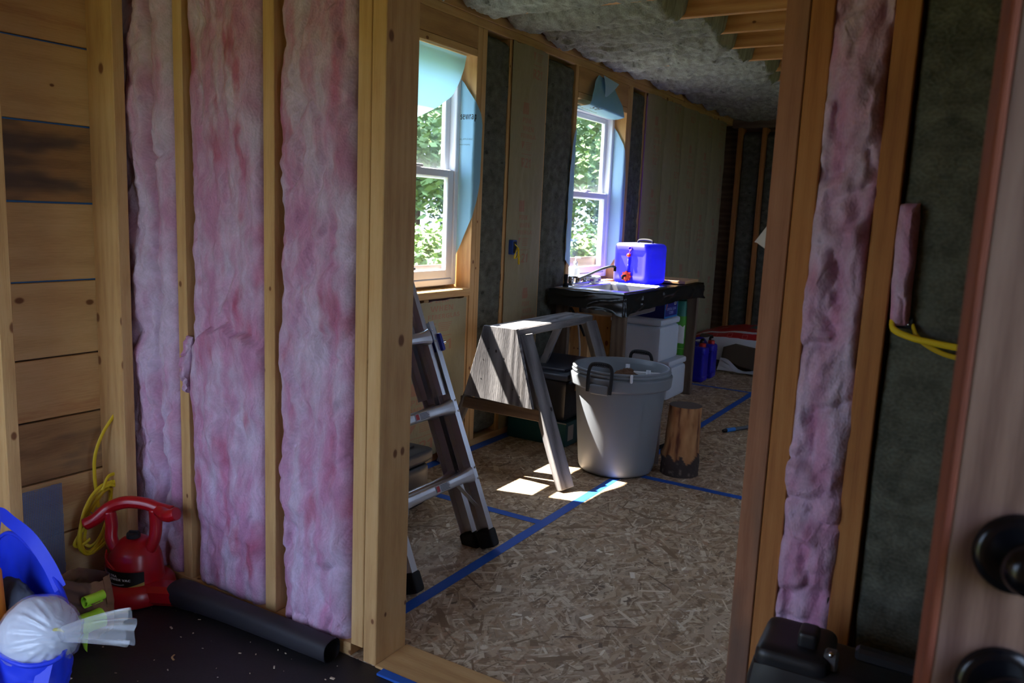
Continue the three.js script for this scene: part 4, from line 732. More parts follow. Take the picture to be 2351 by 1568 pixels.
// big blue water container
function canister(w, h, d, r, panel) {
  const g = rbox(w, h, d, r, 8), p = g.attributes.position;
  for (let i = 0; i < p.count; i++) { // sunken label panels on the sides and a waist groove
    let x = p.getX(i), y = p.getY(i), z = p.getZ(i); const in1 = (a, b) => sstep(b, b * 0.8, Math.abs(a));
    if (Math.abs(z) > d / 2 - 0.004) z -= Math.sign(z) * panel * in1(x, w * 0.42) * in1(y + h * 0.02, h * 0.34); if (Math.abs(x) > w / 2 - 0.004) x -= Math.sign(x) * panel * in1(z, d * 0.40) * in1(y + h * 0.02, h * 0.34);
    p.setXYZ(i, x, y, z);
  }
  g.computeVertexNormals(); return g.translate(0, h / 2, 0);
}
{
  const t = thing('water_container', 'large translucent blue water container with red tap on the bench', 'container', null, [-2.255, 0.8735, -3.81], -0.1);
  part(t, 'body', canister(0.285, 0.29, 0.30, 0.035, 0.008), mJugBlue);
  const c = part(t, 'tap_cap', lathe([[0, 0.022], [0.022, 0.022], [0.03, 0.016], [0.032, 0]], 28).rotateX(Math.PI / 2).translate(-0.02, 0.055, 0.15), mOrangeRed);
  for (let k = 0; k < 8; k++) part(c, 'cap_lobe', new THREE.CylinderGeometry(0.008, 0.008, 0.018, 8).rotateX(Math.PI / 2).translate(-0.02 + 0.03 * Math.cos(k * 0.785), 0.055 + 0.03 * Math.sin(k * 0.785), 0.158), mOrangeRed);
  part(c, 'spigot', strap([[-0.02, 0.06, 0.168], [-0.028, 0.055, 0.19], [-0.03, 0.035, 0.195]], 0.009, 0.008, 12, 8), mRubber);
  part(t, 'rib', strap([[-0.018, 0.085, 0.147], [-0.014, 0.13, 0.149], [-0.014, 0.19, 0.149], [-0.010, 0.215, 0.149]], 0.008, 0.007, 20, 8), mJugBlue);
  part(t, 'vent_cap', lathe([[0, 0.016], [0.012, 0.016], [0.013, 0]], 16).rotateX(Math.PI / 2).translate(-0.012, 0.205, 0.149), mOrangeRed);
  part(t, 'lanyard', tube([[-0.012, 0.21, 0.158], [0.002, 0.235, 0.16], [0.0, 0.25, 0.155]], 0.004, 12, 6), plain(110, 60, 190, 0.4));
  part(t, 'lanyard_ring', new THREE.TorusGeometry(0.013, 0.005, 8, 20).translate(-0.002, 0.252, 0.155), plain(90, 60, 200, 0.4));
  part(t, 'carry_handle', strap([[-0.06, 0.289, -0.06], [-0.055, 0.306, -0.06], [0.0, 0.315, -0.06], [0.055, 0.306, -0.06], [0.06, 0.289, -0.06]], 0.009, 0.008, 20, 8), mRubber);
}
single('cutting_board', 'wooden board lying on the bench behind the water container', 'board', box(0.30, 0.02, 0.36, 0.003, 2).rotateY(0.06).translate(-2.13, 0.888, -4.17), mPine[1]);
// ---------------------------------------------------------------- things under and beside the bench
const mFoamBox = phys({ color: new THREE.Color().setRGB(...lin(214, 222, 234)), roughness: 0.8 });
function cooler(x0, x1, y0, y1, z0, z1, label) {
  const t = thing('foam_cooler', label, 'cooler', 'white foam coolers under the bench', [(x0 + x1) / 2, y0, (z0 + z1) / 2]), w = x1 - x0, h = y1 - y0, d = z1 - z0, lh = 0.055;
  part(t, 'tub', rbox(w - 0.008, h - lh, d - 0.008, 0.03, 4).translate(0, (h - lh) / 2, 0), mFoamBox); part(t, 'lid', rbox(w, lh, d, 0.024, 4).translate(0, h - lh / 2, 0), mFoamBox);
}
cooler(-2.46, -2.02, 0.001, 0.305, -4.42, -3.93, 'white foam cooler on the floor beside the bench leg');
cooler(-2.46, -2.05, 0.306, 0.625, -4.2, -3.79, 'white foam cooler stacked on the other cooler');
{
  const tx = canvasTex(256, 128, (c, w, h) => {
    c.fillStyle = '#2a8ad0'; c.fillRect(0, 0, w, h); c.fillStyle = '#1a1c86'; c.fillRect(10, 0, w - 20, h - 14); c.fillStyle = '#e07a40'; c.beginPath(); c.moveTo(20, 54); c.lineTo(36, 8); c.lineTo(52, 10); c.lineTo(28, 58); c.fill();
    c.fillStyle = '#f4f4f4'; c.fillRect(184, 4, 40, 22); c.fillStyle = '#555'; c.fillRect(192, 8, 24, 12); c.fillStyle = '#b8c4f0'; c.font = 'bold 30px sans-serif'; c.textAlign = 'center'; c.save(); c.translate(w / 2 + 6, 66); c.scale(0.82, 1); c.fillText('CRYSTAL CLEAR', 0, 0); c.restore(); c.font = 'bold 34px sans-serif'; c.fillText('COBS', w / 2 + 4, 98);
  });
  const t = thing('blue_carton', 'dark blue printed carton on top of the stacked cooler', 'box', null, [-2.225, 0.626, -3.99]);
  part(t, 'carton', rbox(0.33, 0.115, 0.27, 0.004, 1).translate(0, 0.0575, 0), plain(22, 26, 92, 0.5));
  part(t, 'end_label', new THREE.PlaneGeometry(0.268, 0.113).rotateY(Math.PI / 2).translate(0.1665, 0.0575, 0), std({ map: tx, roughness: 0.45 }));
}
{
  const t = thing('seed_bag', 'green and white paper bag standing behind the stacked cooler', 'bag', null, [-2.19, 0.306, -4.31]);
  const tx = canvasTex(256, 256, (c, w, h) => { c.fillStyle = '#4aa02c'; c.fillRect(0, 0, w, h); c.fillStyle = '#3a8a7a'; c.fillRect(0, 0, w, 70); c.fillStyle = '#e6e8ea'; c.beginPath(); c.moveTo(20, 120); for (let k = 0; k <= 8; k++) c.lineTo(20 + k * 27, 110 + (k % 2) * 10); c.lineTo(236, 190); c.lineTo(20, 200); c.fill(); c.fillStyle = '#d8a860'; c.fillRect(190, 90, 30, 40); c.strokeStyle = '#9ad070'; c.lineWidth = 3; c.beginPath(); c.moveTo(0, 226); c.lineTo(256, 216); c.stroke(); });
  part(t, 'sack', grid(40, 24, (u, v) => { const a = u * 6.283, f = Math.pow(Math.sin(Math.PI * clamp(v * 0.88 + 0.08)), 0.35), sq = (q) => Math.sign(q) * Math.pow(Math.abs(q), 0.5); return [sq(Math.cos(a)) * 0.15 * (0.9 + 0.1 * f) + 0.004 * fbm(u * 8, v * 8, 2, 3), v * 0.42, sq(Math.sin(a)) * 0.075 * f + 0.006 * fbm(u * 9, v * 9, 4, 3)]; }, [2, 1]), std({ map: tx, roughness: 0.5 }));
  t.children[0].material.map.wrapS = THREE.RepeatWrapping;
  part(t, 'rolled_top', strap([[-0.14, 0.425, 0], [0, 0.43, 0.004], [0.14, 0.425, 0]], 0.014, 0.012, 16, 8), plain(60, 140, 110, 0.5));
}
function jerrycan(x, z, turn, label) {
  const t = thing('jerrycan', label, 'jerrycan', 'dark blue jerrycans by the bench', [x, 0.001, z], turn);
  part(t, 'body', canister(0.235, 0.30, 0.15, 0.028, 0.003), mJugDark);
  for (const y of [0.05, 0.245]) part(t, 'band', rbox(0.237, 0.006, 0.152, 0.003, 2).translate(0, y, 0), mJugDark);
  part(t, 'carry_handle', strap([[-0.09, 0.29, 0], [-0.07, 0.325, 0], [0.0, 0.335, 0], [0.03, 0.30, 0]], 0.014, 0.011, 24, 8), mJugDark);
  const c = part(t, 'cap', lathe([[0, 0.03], [0.024, 0.03], [0.029, 0.024], [0.029, 0]], 20).translate(0.075, 0.298, 0), plain(190, 30, 26, 0.45));
  part(c, 'vent', strap([[0.06, 0.32, 0], [0.065, 0.352, 0], [0.085, 0.36, 0]], 0.012, 0.011, 12, 8), mRubber);
}
jerrycan(-2.155, -4.87, 0, 'dark blue jerrycan nearest the bench leg'); jerrycan(-2.15, -5.09, 0.04, 'dark blue jerrycan nearest the red sack'); jerrycan(-2.335, -4.66, 0.5, 'dark blue jerrycan half hidden behind the green bag');
// red and white insulation sack, torn open at the near end
{
  const t = thing('insulation_sack', 'torn red and white plastic sack lying by the end wall', 'sack', null, [-1.86, 0.001, -5.92]);
  const tx = canvasTex(512, 256, (c, w, h) => { // top of the canvas = front foot of the sack
    c.fillStyle = '#d4d6dc'; c.fillRect(0, 0, w, h); c.fillStyle = '#b01a20'; c.fillRect(0, 52, w, 26); c.fillRect(0, 88, w, 168); const R = rng(9); c.fillStyle = '#d8c8c8'; c.globalAlpha = 0.8; for (let k = 0; k < 34; k++) c.fillRect(R() * w, 100 + R() * 100, 16 + R() * 46, 3 + R() * 5); c.globalAlpha = 1; c.fillStyle = '#2c7a80'; c.fillRect(210, 116, 40, 18); c.fillRect(360, 55, 26, 20); c.fillStyle = '#e8f0f0'; c.fillRect(366, 60, 8, 8); c.strokeStyle = '#d07070'; c.lineWidth = 2; for (let k = 0; k < 8; k++) c.strokeRect(30 + k * 60, 56, 18, 16);
  });
  part(t, 'film', grid(60, 30, (u, v) => { // u along x, v over the top from back to front and under
    const x = lerp(-0.56, 0.62, u), e = Math.pow(Math.sin(Math.PI * clamp(u * 0.92 + 0.04)), 0.35), a = lerp(-0.25, 3.45, v), sq = (q, k) => Math.sign(q) * Math.pow(Math.abs(q), k);
    return [x + 0.01 * fbm(v * 6, u * 8, 1, 3), Math.max(0.004, 0.185 + sq(Math.sin(a), 0.55) * 0.20 * e + 0.022 * fbm(u * 7, v * 6, 5, 4)), -sq(Math.cos(a), 0.55) * 0.40 * (0.85 + 0.15 * e) + 0.02 * fbm(u * 6, v * 7, 9, 3)];
  }, [1, 1]), phys({ map: tx, roughness: 0.35, side: THREE.DoubleSide }));
  part(t, 'contents', rbox(1.0, 0.30, 0.70, 0.03, 3).translate(0.02, 0.165, 0.02), plain(88, 78, 66, 1));
  part(t, 'exposed_core', (() => { const sh = new THREE.Shape([[-0.21, 0.19], [-0.12, 0.225], [0.06, 0.205], [0.12, 0.16], [0.30, 0.13], [0.31, 0.03], [0.19, 0.01], [-0.08, 0.06], [-0.22, 0.11]].map(([x, y]) => new THREE.Vector2(x, y))); return new THREE.ExtrudeGeometry(sh, { depth: 0.03, bevelEnabled: true, bevelSize: 0.015, bevelThickness: 0.012, bevelSegments: 3 }).translate(0.0, 0.02, 0.395); })(), plain(92, 80, 66, 1));
  part(t, 'torn_film', grid(30, 14, (u, v) => { const x = lerp(-0.24, 0.5, u), top = 0.11 - 0.10 * Math.sin(clamp(u * 1.1) * 3.1) + 0.02 * Math.sin(u * 17); return [x, 0.006 + Math.max(0, top) * Math.pow(1 - v, 1.2) + 0.014 + 0.016 * fbm(u * 7, v * 6, 3, 3), 0.435 + 0.09 * v + 0.02 * Math.sin(u * 9) * (1 - v) + 0.02 * fbm(u * 8, v * 5, 6, 3)]; }), phys({ color: new THREE.Color(0.62, 0.64, 0.70), roughness: 0.3, transmission: 0.25, side: THREE.DoubleSide }));
}
// dark tote and green box behind the sawhorse, black case behind the ladder
{
  const t = thing('storage_tote', 'dark lidded storage tote behind the sawhorse', 'tote', null, [-2.255, 0.151, -2.62]);
  part(t, 'tub', (() => { const g = rbox(0.40, 0.25, 0.54, 0.03, 4), p = g.attributes.position; for (let i = 0; i < p.count; i++) { const k = 0.93 + 0.07 * (p.getY(i) / 0.25 + 0.5); p.setX(i, p.getX(i) * k); p.setZ(i, p.getZ(i) * k); } g.computeVertexNormals(); return g.translate(0, 0.125, 0); })(), mBlackPlastic);
  part(t, 'lid', rbox(0.43, 0.05, 0.575, 0.022, 4).translate(0, 0.268, 0), plain(50, 58, 74, 0.4)); part(t, 'lid_dome', rbox(0.34, 0.03, 0.48, 0.014, 4).translate(0, 0.298, 0), plain(50, 58, 74, 0.4));
}
{
  const t = thing('green_crate', 'low dark green box under the storage tote', 'box', null, [-2.255, 0.001, -2.62]);
  part(t, 'body', rbox(0.40, 0.148, 0.5, 0.008, 2).translate(0, 0.074, 0), plain(14, 74, 76, 0.5));
  part(t, 'label', new THREE.PlaneGeometry(0.07, 0.09).rotateY(Math.PI / 2).translate(0.2012, 0.08, 0.19), plain(170, 166, 160, 0.7)); part(t, 'label_edge', lim(-0.2, 0.2012, 0.138, 0.146, 0.2495, 0.2515, 0.0005), plain(120, 116, 108, 0.7));
}
{
  const t = thing('storage_case', 'low black storage case on the floor behind the ladder', 'case', null, [-2.29, 0.001, -0.86], 0.05);
  part(t, 'tub', rbox(0.34, 0.20, 0.62, 0.03, 3).translate(0, 0.10, 0), mBlackPlastic); part(t, 'lid', rbox(0.36, 0.07, 0.65, 0.025, 3).translate(0, 0.235, 0), plain(40, 42, 48, 0.5)); part(t, 'lid_rib', rbox(0.24, 0.012, 0.5, 0.005, 2).translate(0, 0.275, 0), plain(40, 42, 48, 0.5));
}
{
  const t = thing('marker_tube', 'slim grey tube with a bright blue end lying on the bare floor', 'tube', null, [-1.36, 0.0145, -3.45]);
  const q = new THREE.Quaternion().setFromUnitVectors(V3(0, 1, 0), V3(0.45, 0, -0.89).normalize());
  part(t, 'barrel', new THREE.CylinderGeometry(0.013, 0.013, 0.16, 14).translate(0, 0.06, 0).applyQuaternion(q), plain(92, 100, 108, 0.5)); part(t, 'blue_end', new THREE.CylinderGeometry(0.0135, 0.0135, 0.075, 14).translate(0, -0.058, 0).applyQuaternion(q), plain(40, 130, 220, 0.5)); part(t, 'tip', new THREE.CylinderGeometry(0.0128, 0.009, 0.03, 14).translate(0, -0.11, 0).applyQuaternion(q), mRubber);
}
single('plastic_sheet_corner', 'torn corner of white plastic sheet sticking out behind the doorway stud', 'plastic sheet', grid(6, 10, (u, v) => { const w = v < 0.75 ? 0.02 + 0.066 * v / 0.75 : 0.086 - 0.05 * (v - 0.75) / 0.25; return [-0.405 - w * u, 1.40 - 0.13 * v - 0.012 * u * (v > 0.7 ? 0 : 1), -0.15 - 0.006 * Math.sin(u * 3)]; }), plain(214, 210, 204, 0.7, 0, { side: THREE.DoubleSide }));
// cable box in the kraft batt
{
  const t = thing('junction_box', 'small blue wall box with a yellow cable loop in the kraft panel', 'wall box', null, [-2.478, 1.14, -2.385]);
  part(t, 'box', rbox(0.03, 0.085, 0.05, 0.004, 2), plain(30, 70, 150, 0.5)); part(t, 'cavity', lim(0.0152, 0.016, -0.034, 0.034, -0.019, 0.019, 0.0003), mRubber);
  part(t, 'cable', strap([[0.012, 0.02, 0.0], [0.03, -0.005, -0.012], [0.028, -0.05, -0.01], [0.02, -0.065, 0.006], [0.03, -0.03, 0.014], [0.035, 0.0, 0.0], [0.03, -0.04, -0.022], [0.026, -0.10, -0.034]], 0.006, 0.003, 60, 8), mYellow);
}
// ---------------------------------------------------------------- entry: leaf blower
{
  const t = thing('leaf_blower', 'red handheld leaf blower with a long black tube by the pink wall', 'leaf blower', null, [-2.385, 0.001, 0.135], 30 * D2R);
  // local x runs along the handle (towards the tube side), z towards the viewer
  part(t, 'fan_housing', lathe([[0, 0.0], [0.112, 0.0], [0.122, 0.008], [0.126, 0.03], [0.122, 0.052], [0.108, 0.066], [0.09, 0.072], [0.078, 0.075]], 56), mRed);
  part(t, 'motor_housing', grid(48, 30, (u, v) => { const a = u * 6.283, y = 0.07 + 0.155 * v, tp = [0.082, 0.080, 0.079, 0.077, 0.074, 0.068, 0.056, 0.036, 0.0], q = v * 8, i = Math.min(7, q | 0), r = lerp(tp[i], tp[i + 1], q - i); return [Math.cos(a) * r * 1.12, y, Math.sin(a) * r * (1 + 0.12 * Math.max(0, Math.sin(a)) * (1 - v))]; }), mRed);
  for (let k = 0; k < 5; k++) part(t, 'vent_rib', strap([[-0.088 + 0.004 * k, 0.165 - 0.012 * k, 0.02], [-0.07, 0.15 - 0.012 * k, 0.058], [-0.03, 0.128 - 0.008 * k, 0.084]], 0.003, 0.003, 14, 6), mRed);
  const hd = part(t, 'handle', strap([[-0.155, 0.252, 0.02], [-0.12, 0.272, 0.015], [-0.085, 0.305, 0], [-0.03, 0.328, 0], [0.04, 0.326, 0], [0.085, 0.312, 0], [0.13, 0.305, 0.006]], 0.019, 0.021, 50, 14), mRed);
  part(t, 'front_grip', strap([[0.085, 0.308, 0.0], [0.12, 0.303, 0.03], [0.145, 0.312, 0.055], [0.17, 0.322, 0.06]], 0.023, 0.021, 24, 14), mRed);
  part(t, 'handle_post', strap([[-0.085, 0.295, 0], [-0.078, 0.25, 0.0], [-0.075, 0.20, 0.01], [-0.045, 0.155, 0.02]], 0.020, 0.020, 24, 12, true, [0, 0, 1]), mRed);
  part(t, 'handle_post', strap([[0.07, 0.31, 0], [0.072, 0.26, 0], [0.07, 0.21, 0.008], [0.045, 0.15, 0.02]], 0.020, 0.020, 24, 12, true, [0, 0, 1]), mRed);
  const dial = part(t, 'speed_dial', lathe([[0, 0.016], [0.020, 0.016], [0.022, 0.012], [0.022, 0]], 24).translate(0.005, 0.216, 0.02), mRubber); part(dial, 'dial_grip', lim(-0.01, 0.02, 0.231, 0.239, 0.015, 0.025, 0.003), mBlackPlastic);
  const lab = canvasTex(512, 192, (c, w, h) => {
    c.fillStyle = '#17130f'; c.fillRect(0, 0, w, h); c.fillStyle = '#7a0f14'; c.fillRect(0, 0, 130, 110); c.fillStyle = '#9a9aa4'; c.beginPath(); c.ellipse(190, 150, 150, 24, 0.05, 0, 6.3); c.fill(); c.fillStyle = '#17130f'; c.beginPath(); c.ellipse(190, 143, 138, 18, 0.05, 0, 6.3); c.fill(); c.fillStyle = '#b09040'; c.beginPath(); c.moveTo(360, 192); c.lineTo(512, 130); c.lineTo(512, 192); c.fill();
    c.fillStyle = '#e8e8ea'; c.font = 'bold 46px serif'; c.fillText('TORO', 8, 74); c.font = 'bold 40px sans-serif'; c.fillText('ULTRA', 148, 76); c.fillText('BLOWER VAC', 148, 116);
  });
  part(t, 'label', grid(20, 6, (u, v) => { const a = lerp(-1.25, 0.72, u), y = lerp(0.074, 0.126, v) + 0.012 * (u - 0.4) * -1, r = 0.0835; return [Math.sin(a) * r * 1.12, y, Math.cos(a) * r * 1.115]; }), std({ map: lab, roughness: 0.4 }));
  part(t, 'outlet', bar([0.03, 0.038, 0.05], [0.20, 0.036, 0.045], 0.066, 0.085, 0.018), mRed);
  const tb = [[0.16, 0.040, 0.046], [0.30, 0.042, 0.02], [0.52, 0.040, -0.03], [0.72, 0.037, -0.08], [0.90, 0.035, -0.125]].map((p) => V3(...p));
  { // black tube: wide and tall at the blower, flattening to an oval mouth
    const cv = new THREE.CatmullRomCurve3([[-2.23, 0.042, 0.092], [-2.1, 0.043, 0.083], [-1.9, 0.040, 0.070], [-1.7, 0.037, 0.060], [-1.565, 0.035, 0.054]].map((p) => V3(...p)));
    const shell = (k) => grid(24, 40, (u, v) => { const p = cv.getPointAt(v), tg = cv.getTangentAt(v), sd = V3(tg.z, 0, -tg.x).normalize(), a = u * 6.283, rw = lerp(0.046, 0.036, sstep(0, 0.4, v)) * k, rh = lerp(0.040, 0.034, v) * k * (1 + 0.08 * Math.exp(-(((v - 0.08) / 0.05) ** 2))), sq = (q) => Math.sign(q) * Math.pow(Math.abs(q), 0.75); return [p.x + sd.x * sq(Math.cos(a)) * rw, p.y + sq(Math.sin(a)) * rh, p.z + sd.z * sq(Math.cos(a)) * rw]; });
    const g = merge([shell(1), shell(0.93)]); const inv = new THREE.Matrix4().makeRotationY(-30 * D2R).multiply(new THREE.Matrix4().makeTranslation(2.385, -0.001, -0.135)); g.applyMatrix4(inv);
    part(t, 'blower_tube', g, plain(42, 40, 46, 0.6, 0, { side: THREE.DoubleSide }));
  }
}
// yellow cable coil hanging on the plank wall
{
  const t = thing('cable_coil', 'coil of yellow electric cable hanging on the plank wall', 'cable');
  const X = -2.60, q = (p) => p.map(([y, z, x]) => [X + (x ?? 0), y, z]);
  part(t, 'lead', strap(q([[0.618, 0.051, 0.03], [0.595, 0.075, 0.035], [0.53, 0.122, 0.03], [0.46, 0.148, 0.025], [0.39, 0.150, 0.02], [0.33, 0.146, 0.02], [0.27, 0.14, 0.02]]), 0.0065, 0.0032, 50, 8, true, [1, 0, 0]), mYellow);
  const R = rng(4);
  for (let k = 0; k < 5; k++) { const w = 0.028 + 0.011 * k + 0.006 * R(), c = [0.235 + 0.02 * (R() - 0.5), 0.14 + 0.012 * (R() - 0.5)], L = 0.105 + 0.012 * R() + 0.004 * k, ti = 0.42 + 0.1 * R(); const P = []; for (let i = 0; i < 16; i++) { const a = i / 16 * 6.283, y = Math.cos(a) * L, z = Math.sin(a) * w * (1 - 0.35 * Math.cos(a) * (k % 2 ? 1 : -1) * 0.3); P.push([X + 0.012 + 0.006 * k + 0.008 * Math.sin(a * 2 + k), c[0] + y * Math.cos(ti) + z * Math.sin(ti) * 0.3, c[1] - y * Math.sin(ti) * 0.8 + z]); } P.push(P[0]); part(t, 'loop', strap(P, 0.0062, 0.0032, 80, 8, false, [1, 0, 0]), k % 2 ? mYellowDeep : mYellow); }
  part(t, 'loop', strap(q([[0.33, 0.13, 0.03], [0.375, 0.105, 0.03], [0.37, 0.06, 0.03], [0.335, 0.045, 0.03], [0.29, 0.075, 0.03], [0.25, 0.11, 0.03]]), 0.006, 0.0032, 50, 8, true, [1, 0, 0]), mYellow);
  part(t, 'tie', strap(q([[0.262, 0.178, 0.05], [0.252, 0.15, 0.058], [0.243, 0.125, 0.055], [0.235, 0.105, 0.04]]), 0.007, 0.0034, 20, 8, true, [1, 0, 0]), mYellow); part(t, 'tie', strap(q([[0.25, 0.165, 0.06], [0.24, 0.135, 0.064], [0.226, 0.112, 0.05]]), 0.007, 0.0034, 20, 8, true, [1, 0, 0]), mYellowDeep);
  part(t, 'bare_wire', tube(q([[0.262, 0.178, 0.05], [0.272, 0.186, 0.05]]), 0.0022, 6, 6), mSteel); part(t, 'loose_end', strap(q([[0.235, 0.17, 0.03], [0.20, 0.215, 0.03], [0.165, 0.235, 0.028], [0.155, 0.215, 0.028], [0.17, 0.18, 0.03]]), 0.006, 0.0032, 30, 8, true, [1, 0, 0]), mYellow);
}
// blue-grey mesh stapled low on the planks
{
  const t = thing('mesh_sheet', 'patch of blue-grey plastic mesh on the lowest planks', 'mesh');
  const g = []; const y0 = 0.03, y1 = 0.37, z0 = 0.235, z1 = 0.42;
  for (let k = 0; k <= 34; k++) { const z = lerp(z0, z1, k / 34); g.push(box(0.0012, y1 - y0, 0.0022, 0.0003).translate(-2.634 + 0.004 * fbm(z * 30, 1, 1, 2), (y0 + y1) / 2 + 0.008 * n3(z * 60, 2, 1), z)); }
  for (let k = 0; k <= 62; k++) { const y = lerp(y0, y1, k / 62); g.push(box(0.0012, 0.0022, z1 - z0, 0.0003).translate(-2.632 + 0.003 * fbm(y * 20, 3, 1, 2), y, (z0 + z1) / 2 + 0.006 * n3(y * 50, 4, 1))); }
  const m = part(t, 'threads', merge(g), plain(132, 156, 196, 0.6)); m.userData.kind = 'stuff';
}
single('tape_patch', 'small square of blue tape at the foot of the stud beside the mesh', 'tape', lim(XI + 0.001, XI + 0.0025, 0.135, 0.185, 0.432, 0.466, 0.0004), mTape);
// brown paper bag with a neon roll
{
  const t = thing('paper_bag', 'crumpled brown paper bag on the floor beside the blue bag', 'bag', null, [-2.31, 0.001, 0.36], 0.35);
  part(t, 'sack', grid(48, 26, (u, v) => { const a = u * 6.283, sq = (q) => Math.sign(q) * Math.pow(Math.abs(q), 0.55), f = 1 + 0.1 * Math.sin(v * 3) - 0.12 * v, cr = 0.016 * fbm(u * 11, v * 7, 3, 3) + 0.012 * Math.abs(fbm(u * 16, v * 9, 8, 2)); return [sq(Math.cos(a)) * 0.075 * f + cr, v * (0.175 + 0.02 * fbm(u * 5, 1, 2, 2)), sq(Math.sin(a)) * 0.055 * f + cr]; }), plain(146, 108, 76, 0.85, 0, { side: THREE.DoubleSide }));
}
{
  const t = thing('neon_vest', 'rolled neon green vest poking out by the paper bag', 'vest', null, [-2.205, 0.0, 0.40]);
  const m = plain(196, 255, 60, 0.6, 0, { side: THREE.DoubleSide });
  part(t, 'roll', grid(60, 10, (u, v) => { const a = u * 15, r = 0.008 + 0.024 * u; return [Math.cos(a) * r + 0.004 * n3(u * 9, v * 3, 1), 0.075 + Math.sin(a) * r, -0.03 + 0.075 * v]; }), m);
  part(t, 'flap', grid(10, 10, (u, v) => [0.03 - 0.055 * u + 0.01 * v, 0.065 - 0.055 * v + 0.01 * Math.sin(u * 4), 0.03 + 0.015 * Math.sin(u * 3 + v)]), m);
  part(t, 'roll', grid(40, 8, (u, v) => { const a = u * 11, r = 0.006 + 0.014 * u; return [-0.02 + Math.cos(a) * r, 0.135 + Math.sin(a) * r, -0.05 + 0.06 * v]; }), m);
}
// blue carrier bag with its load
{
  const rim = [[-2.45, 0.31, 0.56], [-2.33, 0.375, 0.555], [-2.18, 0.345, 0.56], [-2.04, 0.285, 0.575], [-1.94, 0.245, 0.62], [-1.885, 0.20, 0.675], [-1.92, 0.195, 0.735], [-2.02, 0.215, 0.765], [-2.14, 0.255, 0.78], [-2.30, 0.30, 0.77], [-2.44, 0.32, 0.70]];
  const cv = new THREE.CatmullRomCurve3(rim.map((p) => V3(...p)), true);
  const t = thing('carrier_bag', 'big bright blue carrier bag slumped at the edge of the picture', 'bag');
  part(t, 'bag_wall', grid(90, 26, (u, v) => { const p = cv.getPointAt(u % 1), c = [-2.19, 0.67]; const k = 0.80 + 0.16 * Math.sin(v * 2.6) + 0.04 * v, f = (0.02 * fbm(u * 12, v * 3, 3, 3) + 0.012 * Math.pow(clamp(1 - Math.abs(fbm(u * 10 + v, v * 2.5, 8, 2)) * 6), 2)) * Math.sin(v * 3.14); const dx = p.x - c[0], dz = p.z - c[1], l = Math.hypot(dx, dz); return [c[0] + dx * lerp(k, 1, v * v) + dx / l * f, 0.003 + (p.y - 0.003) * v, c[1] + dz * lerp(k, 1, v * v) + dz / l * f]; }), mTarp);
  part(t, 'rim_hem', new THREE.TubeGeometry(cv, 120, 0.006, 8, true), mTarp);
  part(t, 'bag_floor', new THREE.CircleGeometry(0.2, 32).rotateX(-Math.PI / 2).scale(1.05, 1, 0.42).translate(-2.19, 0.004, 0.67), mTarp);
  const ribbon = (pts, w) => { const c2 = new THREE.CatmullRomCurve3(pts.map((p) => V3(...p))); return grid(4, 50, (u, v) => { const p = c2.getPointAt(v), tg = c2.getTangentAt(v), s = tg.clone().cross(V3(0.55, 0.25, 0.8)).normalize(); return p.addScaledVector(s, (u - 0.5) * w).toArray(); }); };
  part(t, 'strap', ribbon([[-2.03, 0.22, 0.765], [-1.985, 0.14, 0.80], [-1.95, 0.05, 0.815], [-1.95, 0.012, 0.79], [-1.90, 0.06, 0.76], [-1.89, 0.13, 0.73], [-1.90, 0.20, 0.70]], 0.035), mTarp);
  part(t, 'strap', ribbon([[-2.42, 0.33, 0.56], [-2.36, 0.43, 0.57], [-2.28, 0.425, 0.575], [-2.20, 0.40, 0.57], [-2.12, 0.34, 0.565], [-2.06, 0.29, 0.57]], 0.035), mTarp);
  const o = single('orange_packet', 'orange packet standing in the blue carrier bag', 'packet', rbox(0.09, 0.24, 0.08, 0.02, 3).rotateZ(0.1).translate(-2.19, 0.245, 0.70), plain(224, 128, 24, 0.5));
  const g = thing('grey_garment', 'dark grey cloth stuffed in the back of the blue carrier bag', 'cloth');
  part(g, 'cloth', grid(40, 24, (u, v) => { const x = lerp(-2.38, -2.02, u), a = v * 3.1; return [x, 0.10 + 0.225 * Math.sin(Math.PI * clamp(0.12 + 0.76 * u)) * (0.75 + 0.25 * Math.sin(a)) * (1 - 0.3 * v) + 0.02 * fbm(u * 9, v * 3, 2, 3), 0.59 + 0.08 * v + 0.012 * fbm(u * 14, v * 2, 5, 3)]; }), plain(62, 68, 84, 0.9, 0, { side: THREE.DoubleSide }));
}
